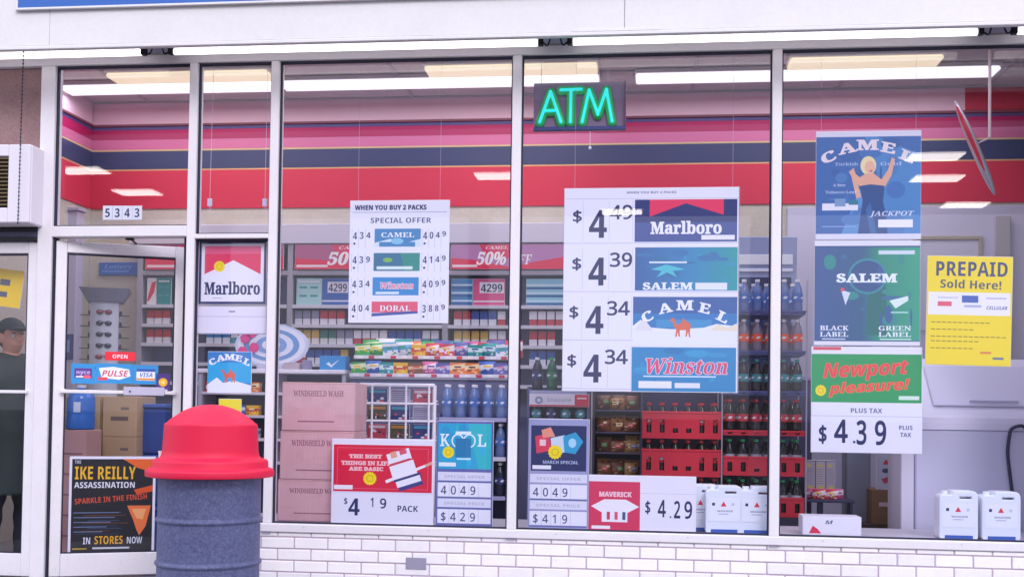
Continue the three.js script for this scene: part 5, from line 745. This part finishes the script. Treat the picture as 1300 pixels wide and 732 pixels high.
// ================================================================ SEEN THROUGH THE OPEN DOOR
{
  // sunglasses spinner
  const z = -1.5, c = at(133, 400, z), y1 = at(133, 368, z).y, y2 = at(133, 384, z).y, w = (at(161, 376, z).x - at(105, 376, z).x) / 2, g = thing('sunglasses_spinner', 'tall grey sunglasses spinner with flared top behind the open door', 'display stand', [c.x, 0, z], 0.4), gm = C('#8f94a8', 0.5);
  const four = (r0, r1, h) => new THREE.CylinderGeometry(r1, r0, h, 4).rotateY(Math.PI / 4);
  part('flared_top', four(w * 1.0, w * 1.42, y1 - y2), gm, g, [0, (y1 + y2) / 2, 0]); part('column', four(w * 0.8, w * 0.8, y2 - 0.25), C('#b6bac8', 0.5), g, [0, (y2 + 0.25) / 2 - 0.0005, 0]); part('base', cyl(0.2, 0.2, 24, 0.05), gm, g, [0, 0.102, 0]); part('foot', cyl(0.22, 0.02, 24), gasket, g, [0, 0.0105, 0]);
  for (let f = 0; f < 4; f++) for (let r = 0; r < 6; r++) { const a = f * Math.PI / 2, d = w * 0.8 * 0.7071 + 0.012, y = y2 - 0.08 - r * 0.085; const lens = new THREE.SphereGeometry(0.026, 10, 8); lens.scale(1, 0.7, 0.3); const l2_ = lens.clone(); lens.translate(-0.032, 0, 0); l2_.translate(0.032, 0, 0); part('sunglasses', mergeGeometries([lens, l2_, new THREE.BoxGeometry(0.05, 0.006, 0.006).translate(0, 0.008, 0)]), C((f + r) % 4 === 0 ? '#7a2840' : '#22263c', 0.15), g, [Math.sin(a) * d, y, Math.cos(a) * d], [0, a, 0]); }
  for (const s of [-1, 1]) for (let r = 0; r < 6; r++) part('peg', cyl(0.004, 0.09, 6).rotateZ(Math.PI / 2), gasket, g, [s * w * 0.75, y2 - 0.1 - r * 0.085, 0.02]);
  // plaque
  board('plaque', 'blue plaque with pale script on the beige wall behind the open door', 'sign', [125, 333, 180, 349], BACK + 0.02, (c2, W, H) => { R(c2, '#2f66bc', 0, 0, W, H); T(c2, 'Lottery', 6, 42, 8, 5, '#7ca4dc', 'italic serif'); R(c2, '#5c90d4', 4, 10, 34, 2.4); }, { th: 0.016, k: 5, back: C('#2c5cae', 0.5) });
  // pale pillar against the left part
  const q0 = at(79, 400, -2.6).x, q1 = at(95, 400, -2.6).x, pl = thing('pillar', 'pale lilac pillar beside the sunglasses spinner', 'pillar', [0, 0, 0]); span('shaft', q0, q1, 0.06, 2.8, -2.72, -2.6, C('#b9b4d0', 0.6), pl, 0.006); span('base', q0 - 0.02, q1 + 0.02, 0.001, 0.0595, -2.74, -2.58, C('#8f8ab0', 0.6), pl); span('capital', q0 - 0.015, q1 + 0.015, 2.8005, 2.83, -2.735, -2.585, C('#b9b4d0', 0.6), pl);
  board('picture', 'small dark framed picture low on the pale pillar', 'picture', [79, 424, 92, 456], -2.588, (c2) => { R(c2, '#3a4484', 0, 0, 13, 32); R(c2, '#8490c8', 3, 7, 6, 16); }, { th: 0.008, back: C('#2a3068', 0.5) });
  // stacked cartons
  const zf = -0.95, cols = [[78, 125, 'left'], [127, 172, 'right']], ys = [0, 0.29, 0.58, 0.87];
  cols.forEach(([p0, p1], ci) => { const x0 = at(p0, 560, zf).x, x1 = at(p1, 560, zf).x; for (let r = 0; r < 4; r++) { const h = 0.2893, c3 = thing('carton', ['bottom', 'second', 'third', 'top'][r] + ' tan carton of the stack ' + (ci ? 'beside the dark blue bins' : 'behind the blue water jug'), 'carton', [(x0 + x1) / 2, 0.0005 + r * 0.29, zf - 0.17], rr(-0.02, 0.02)); part('box', bx(x1 - x0 - 0.012, h, 0.32, 0.004), C('#b89a7a', 0.8), c3, [0, h / 2, 0]); part('tape', bx(0.05, 0.0006, 0.321, 0.0002), C('#d0b48c', 0.4), c3, [0, h + 0.0001, 0]); part('print', bx(0.13, 0.03, 0.001, 0.0002), C('#6c5a58', 0.8), c3, [0.0, h * 0.45, 0.1608]); part('print', bx(0.06, 0.02, 0.001, 0.0002), C('#7c6a64', 0.8), c3, [0.04, h * 0.7, 0.1608]); } });
  // blue jug of water on a carton, nearer the glass
  const zj = -0.62, j0 = at(76, 545, zj), j1 = at(109, 545, zj), jt = at(92, 488, zj).y, jx = (j0.x + j1.x) / 2, r = (j1.x - j0.x) / 2;
  const sup = thing('carton', 'tall pink carton under the blue water jug', 'carton', [jx, 0.0005, zj - 0.1]); part('box', bx(0.2, j0.y - 0.0015, 0.22, 0.004), C('#b88e8c', 0.8), sup, [0, j0.y / 2 - 0.0005, 0]); part('tape', bx(0.04, 0.0006, 0.221, 0.0002), C('#d0a88c', 0.4), sup, [0, j0.y - 0.0008, 0]); for (let i = 0; i < 5; i++) part('print', bx(0.15, 0.012, 0.001, 0.0002), C('#8c6468', 0.8), sup, [0, 0.2 + i * 0.14, 0.1108]);
  const jg = thing('water_jug', 'blue plastic water jug on the tall pink carton', 'jug', [jx, j0.y + 0.0008, zj - 0.1]), H = jt - j0.y; part('body', new THREE.LatheGeometry([[0, 0], [r * 0.92, 0], [r, 0.01], [r, H * 0.3], [r * 0.95, H * 0.33], [r, H * 0.36], [r, H * 0.68], [r * 0.8, H * 0.82], [r * 0.3, H * 0.9], [r * 0.3, H * 0.97], [0, H * 0.97]].map(([a, b]) => new THREE.Vector2(a, b)), 28), C('#2c6cc0', 0.2), jg); part('cap', cyl(r * 0.34, H * 0.07, 16), C('#c8ccdc', 0.4), jg, [0, H * 0.965, 0]); part('label', bx(0.05, 0.07, 0.002), C('#c9d4ea', 0.5), jg, [0.02, H * 0.5, r + 0.0005]);
  // dark blue bins
  for (let i = 0; i < 3; i++) { const x0 = at(174, 560, -1.05).x, x1 = at(208, 560, -1.05).x, b = thing('storage_bin', ['bottom', 'middle', 'top'][i] + ' dark blue storage bin stacked beside the tan cartons', 'bin', [(x0 + x1) / 2, 0.0005 + i * 0.37, -1.25]); part('tub', bx(x1 - x0 - 0.02, 0.34, 0.36, 0.02), C('#2a4a94', 0.4), b, [0, 0.17, 0]); part('rim', bx(x1 - x0, 0.028, 0.38, 0.006), C('#3a62b4', 0.4), b, [0, 0.3545, 0]); }
  // notice behind the closed door and the person there
  board('notice', 'yellow notice with dark block letters inside the closed door', 'notice', [-18, 341, 25, 389], -0.2, (c2) => { R(c2, '#f0c814', 0, 0, 43, 48); R(c2, '#5a5c70', 14, 13, 13, 8); R(c2, '#5a5c70', 14, 29, 11, 7); R(c2, '#6a6c80', 4, 8, 5, 32); }, { th: 0.004, tilt: -0.12 });
}
// ================================================================ PERSON BEHIND THE CLOSED DOOR
function field(fn, lo, hi, cell) {                          // marching cubes over a box, in metres
  const size = Math.max(hi[0] - lo[0], hi[1] - lo[1], hi[2] - lo[2]), n = Math.ceil(size / cell) + 4, mc = new MarchingCubes(n, new THREE.MeshBasicMaterial(), false, false, 200000);
  mc.isolation = 0; const half = n / 2, cx = (lo[0] + hi[0]) / 2, cy = (lo[1] + hi[1]) / 2, cz = (lo[2] + hi[2]) / 2; mc.reset();
  for (let k = 0; k < n; k++) for (let j = 0; j < n; j++) for (let i = 0; i < n; i++) { const x = cx + (i - half) * cell, y = cy + (j - half) * cell, z = cz + (k - half) * cell; mc.field[i + j * n + k * n * n] = x < lo[0] || x > hi[0] || y < lo[1] || y > hi[1] || z < lo[2] || z > hi[2] ? -1 : -fn(x, y, z); }
  mc.update(); const c = mc.count, p = new Float32Array(c * 3), nn = new Float32Array(c * 3);
  for (let i = 0; i < c; i++) { p[3 * i] = cx + mc.positionArray[3 * i] * half * cell; p[3 * i + 1] = cy + mc.positionArray[3 * i + 1] * half * cell; p[3 * i + 2] = cz + mc.positionArray[3 * i + 2] * half * cell; for (let q = 0; q < 3; q++) nn[3 * i + q] = mc.normalArray[3 * i + q]; }
  const g = new THREE.BufferGeometry(); g.setAttribute('position', new THREE.BufferAttribute(p, 3)); g.computeVertexNormals(); return boxUV(g);
}
const cap = (a, b, ra, rb) => { const d = [b[0] - a[0], b[1] - a[1], b[2] - a[2]], L = d[0] ** 2 + d[1] ** 2 + d[2] ** 2; return (x, y, z) => { let t = ((x - a[0]) * d[0] + (y - a[1]) * d[1] + (z - a[2]) * d[2]) / L; t = t < 0 ? 0 : t > 1 ? 1 : t; return Math.hypot(x - a[0] - d[0] * t, y - a[1] - d[1] * t, z - a[2] - d[2] * t) - ra - (rb - ra) * t; }; };
const smin = (fs, k) => (x, y, z) => { let r = 9; for (const f of fs) { const d = f(x, y, z), h = Math.max(k - Math.abs(r - d), 0) / k; r = Math.min(r, d) - h * h * k * 0.25; } return r; };
const ell = (c, r) => (x, y, z) => { const q = Math.hypot((x - c[0]) / r[0], (y - c[1]) / r[1], (z - c[2]) / r[2]); return (q - 1) * Math.min(...r); };
{
  const q = at(14, 427, -0.62), g = thing('person', 'person in a dark cap and dark green jacket standing inside the closed glass door', 'person', [q.x, 0, -0.62], 1.05);
  const legs = []; for (const s of [-1, 1]) legs.push(cap([s * 0.09, 0.88, 0], [s * 0.11, 0.48, 0.02], 0.085, 0.055), cap([s * 0.11, 0.48, 0.02], [s * 0.115, 0.09, -0.01], 0.055, 0.04));
  const feet = [-1, 1].map((s) => cap([s * 0.115, 0.045, -0.03], [s * 0.13, 0.035, 0.13], 0.044, 0.034));
  const torso = [cap([0, 0.92, 0], [0, 1.12, -0.005], 0.13, 0.125), cap([-0.07, 1.28, 0], [0.07, 1.28, 0], 0.115, 0.115), cap([-0.15, 1.36, -0.01], [0.15, 1.36, -0.01], 0.06, 0.06), cap([0, 1.4, -0.01], [0, 1.49, 0.01], 0.055, 0.05)];
  const elb = [[-0.26, 1.1, -0.03], [0.26, 1.1, -0.03]], wr = [[-0.25, 0.88, 0.1], [0.24, 0.9, 0.12]], arms = [];
  [-1, 1].forEach((s, i) => arms.push(cap([s * 0.185, 1.35, -0.01], elb[i], 0.052, 0.042), cap(elb[i], wr[i], 0.042, 0.03)));
  const hands = [-1, 1].map((s, i) => { const w = wr[i], p = [w[0] - s * 0.005, w[1] - 0.07, w[2] + 0.03], f = [cap(w, p, 0.026, 0.032)]; for (let k = 0; k < 4; k++) { const o = (k - 1.5) * 0.019, b = [p[0], p[1] - 0.02, p[2] + o], m = [p[0] - s * 0.006, p[1] - 0.06 + Math.abs(k - 1.4) * 0.006, p[2] + o + 0.006], e = [p[0] - s * 0.022, p[1] - 0.09 + Math.abs(k - 1.4) * 0.008, p[2] + o + 0.008]; f.push(cap(b, m, 0.0095, 0.009), cap(m, e, 0.009, 0.008)); } f.push(cap([w[0], w[1] - 0.03, w[2] + 0.035], [w[0] - s * 0.012, w[1] - 0.075, w[2] + 0.078], 0.012, 0.009)); return smin(f, 0.012); });
  const hy = 1.555, head = smin([ell([0, hy + 0.025, -0.005], [0.076, 0.1, 0.094]), ell([0, hy - 0.045, 0.028], [0.055, 0.068, 0.06]), cap([0, hy + 0.012, 0.082], [0, hy - 0.022, 0.1], 0.011, 0.015), ell([0, hy - 0.052, 0.078], [0.026, 0.012, 0.014]), ell([-0.076, hy - 0.01, 0], [0.012, 0.03, 0.02]), ell([0.076, hy - 0.01, 0], [0.012, 0.03, 0.02]), cap([0, 1.42, -0.01], [0, 1.5, 0.01], 0.05, 0.05)], 0.025);
  const bodyF = smin([...legs, ...torso, ...arms], 0.05), skin = C('#c98e76', 0.6);
  const bodyG = mergeGeometries([field((x, y, z) => Math.min(bodyF(x, y, z), smin(feet, 0.03)(x, y, z)), [-0.4, 0, -0.22], [0.4, 1.47, 0.24], 0.016), field(head, [-0.1, 1.4, -0.12], [0.1, 1.72, 0.14], 0.006), ...hands.map((f, i) => field(f, [wr[i][0] - 0.06, wr[i][1] - 0.2, wr[i][2] - 0.06], [wr[i][0] + 0.06, wr[i][1] + 0.04, wr[i][2] + 0.13], 0.004))]);
  part('body', bodyG, skin, g);
  const jack = smin([...torso.slice(0, 3), ...arms, cap([0, 1.0, 0], [0, 0.5, 0.01], 0.15, 0.19)], 0.06); part('jacket', field((x, y, z) => Math.max(jack(x, y, z) - 0.022 - 0.003 * Math.sin(y * 17 + x * 24) * Math.sin(z * 19 + y * 6), y - 1.45, 0.48 - y), [-0.42, 0.44, -0.26], [0.42, 1.5, 0.26], 0.014), C('#1d2b2c', 0.8), g);
  const trou = smin([...legs, torso[0]], 0.05); part('trousers', field((x, y, z) => Math.max(trou(x, y, z) - 0.014 - 0.003 * Math.sin(y * 45), 0.07 - y, y - 0.95), [-0.3, 0.03, -0.22], [0.3, 1.0, 0.22], 0.015), C('#1f2230', 0.85), g);
  part('shoes', field((x, y, z) => smin(feet, 0.03)(x, y, z) - 0.009, [-0.25, -0.02, -0.14], [0.25, 0.12, 0.24], 0.01), C('#17171c', 0.5), g);
  part('hair', field((x, y, z) => Math.max(ell([0, hy + 0.02, -0.02], [0.088, 0.108, 0.096])(x, y, z), z - 0.035 - Math.max(0, y - hy - 0.03) * 1.2, hy - 0.075 - y), [-0.12, 1.42, -0.16], [0.12, 1.72, 0.12], 0.007), C('#231a18', 0.8), g);
  part('cap', field((x, y, z) => Math.min(Math.max(ell([0, hy + 0.03, -0.008], [0.096, 0.108, 0.112])(x, y, z), hy + 0.05 - y), Math.max(ell([0, hy + 0.052, 0.1], [0.075, 0.012, 0.085])(x, y, z), 0.04 - z)), [-0.12, 1.55, -0.15], [0.12, 1.73, 0.2], 0.007), C('#22323c', 0.75), g);
  const eye = new THREE.SphereGeometry(0.011, 10, 8); for (const s of [-1, 1]) { const ey = part('eye', eye, C('#e6e2e0', 0.3), g, [s * 0.03, hy + 0.004, 0.079]); part('eyebrow', bx(0.028, 0.005, 0.006), C('#231a18', 0.8), g, [s * 0.031, hy + 0.024, 0.0865]); part('iris', new THREE.SphereGeometry(0.005, 8, 6), C('#2a1a14', 0.3), ey, [0, 0, 0.0075]); }
  part('lips', bx(0.04, 0.011, 0.006), C('#a85c58', 0.5), g, [0, hy - 0.052, 0.0905]);
}
// ================================================================ ACROSS THE FORECOURT (mirrored by the glass)
{
  const g = thing('forecourt_canopy', 'flat white filling station canopy on four columns facing the shop', 'canopy', [0, 0, 0]), cm = C('#d8d6de', 0.6);
  span('roof_slab', -10.5, 7.5, 4.62, 5.3, 7.4, 13.2, cm, g, 0.02); for (const x of [-7, -2.6, 1.9, 6.2]) span('column', x - 0.15, x + 0.15, -0.139, 4.6195, 10.9, 11.2, cm, g, 0.01); span('fascia_stripe', -10.5, 7.5, 4.75, 5.1, 7.385, 7.3995, C('#b82438', 0.5), g, 0.004);
  const spots = [[3.89, 8.48], [4.28, 9.87], [5.26, 11.96], [-2.08, 9.39], [-8.11, 10.33], [-8.19, 8.71], [-0.31, 12.38]];
  for (const [x, z] of spots) { const l = thing('canopy_light', 'lit rectangular lamp under the filling station canopy', 'canopy light', [x, 4.6195, z], 0, 'lamps under the forecourt canopy'); part('housing', bx(0.74, 0.05, 0.5), cm, l, [0, -0.0255, 0]); part('diffuser', bx(0.68, 0.02, 0.44), new THREE.MeshStandardMaterial({ color: '#fff', emissive: '#fff4f0', emissiveIntensity: 7, roughness: 0.4 }), l, [0, -0.061, 0]); const rl = new THREE.RectAreaLight('#fff4f0', 7, 0.68, 0.44); rl.position.set(0, -0.074, 0); rl.rotation.x = -Math.PI / 2; rl.castShadow = true; l.add(rl); }
}
scene.traverse((o) => { if (o.isMesh) { o.castShadow = true; o.receiveShadow = true; } });
renderer.render(scene, camera);
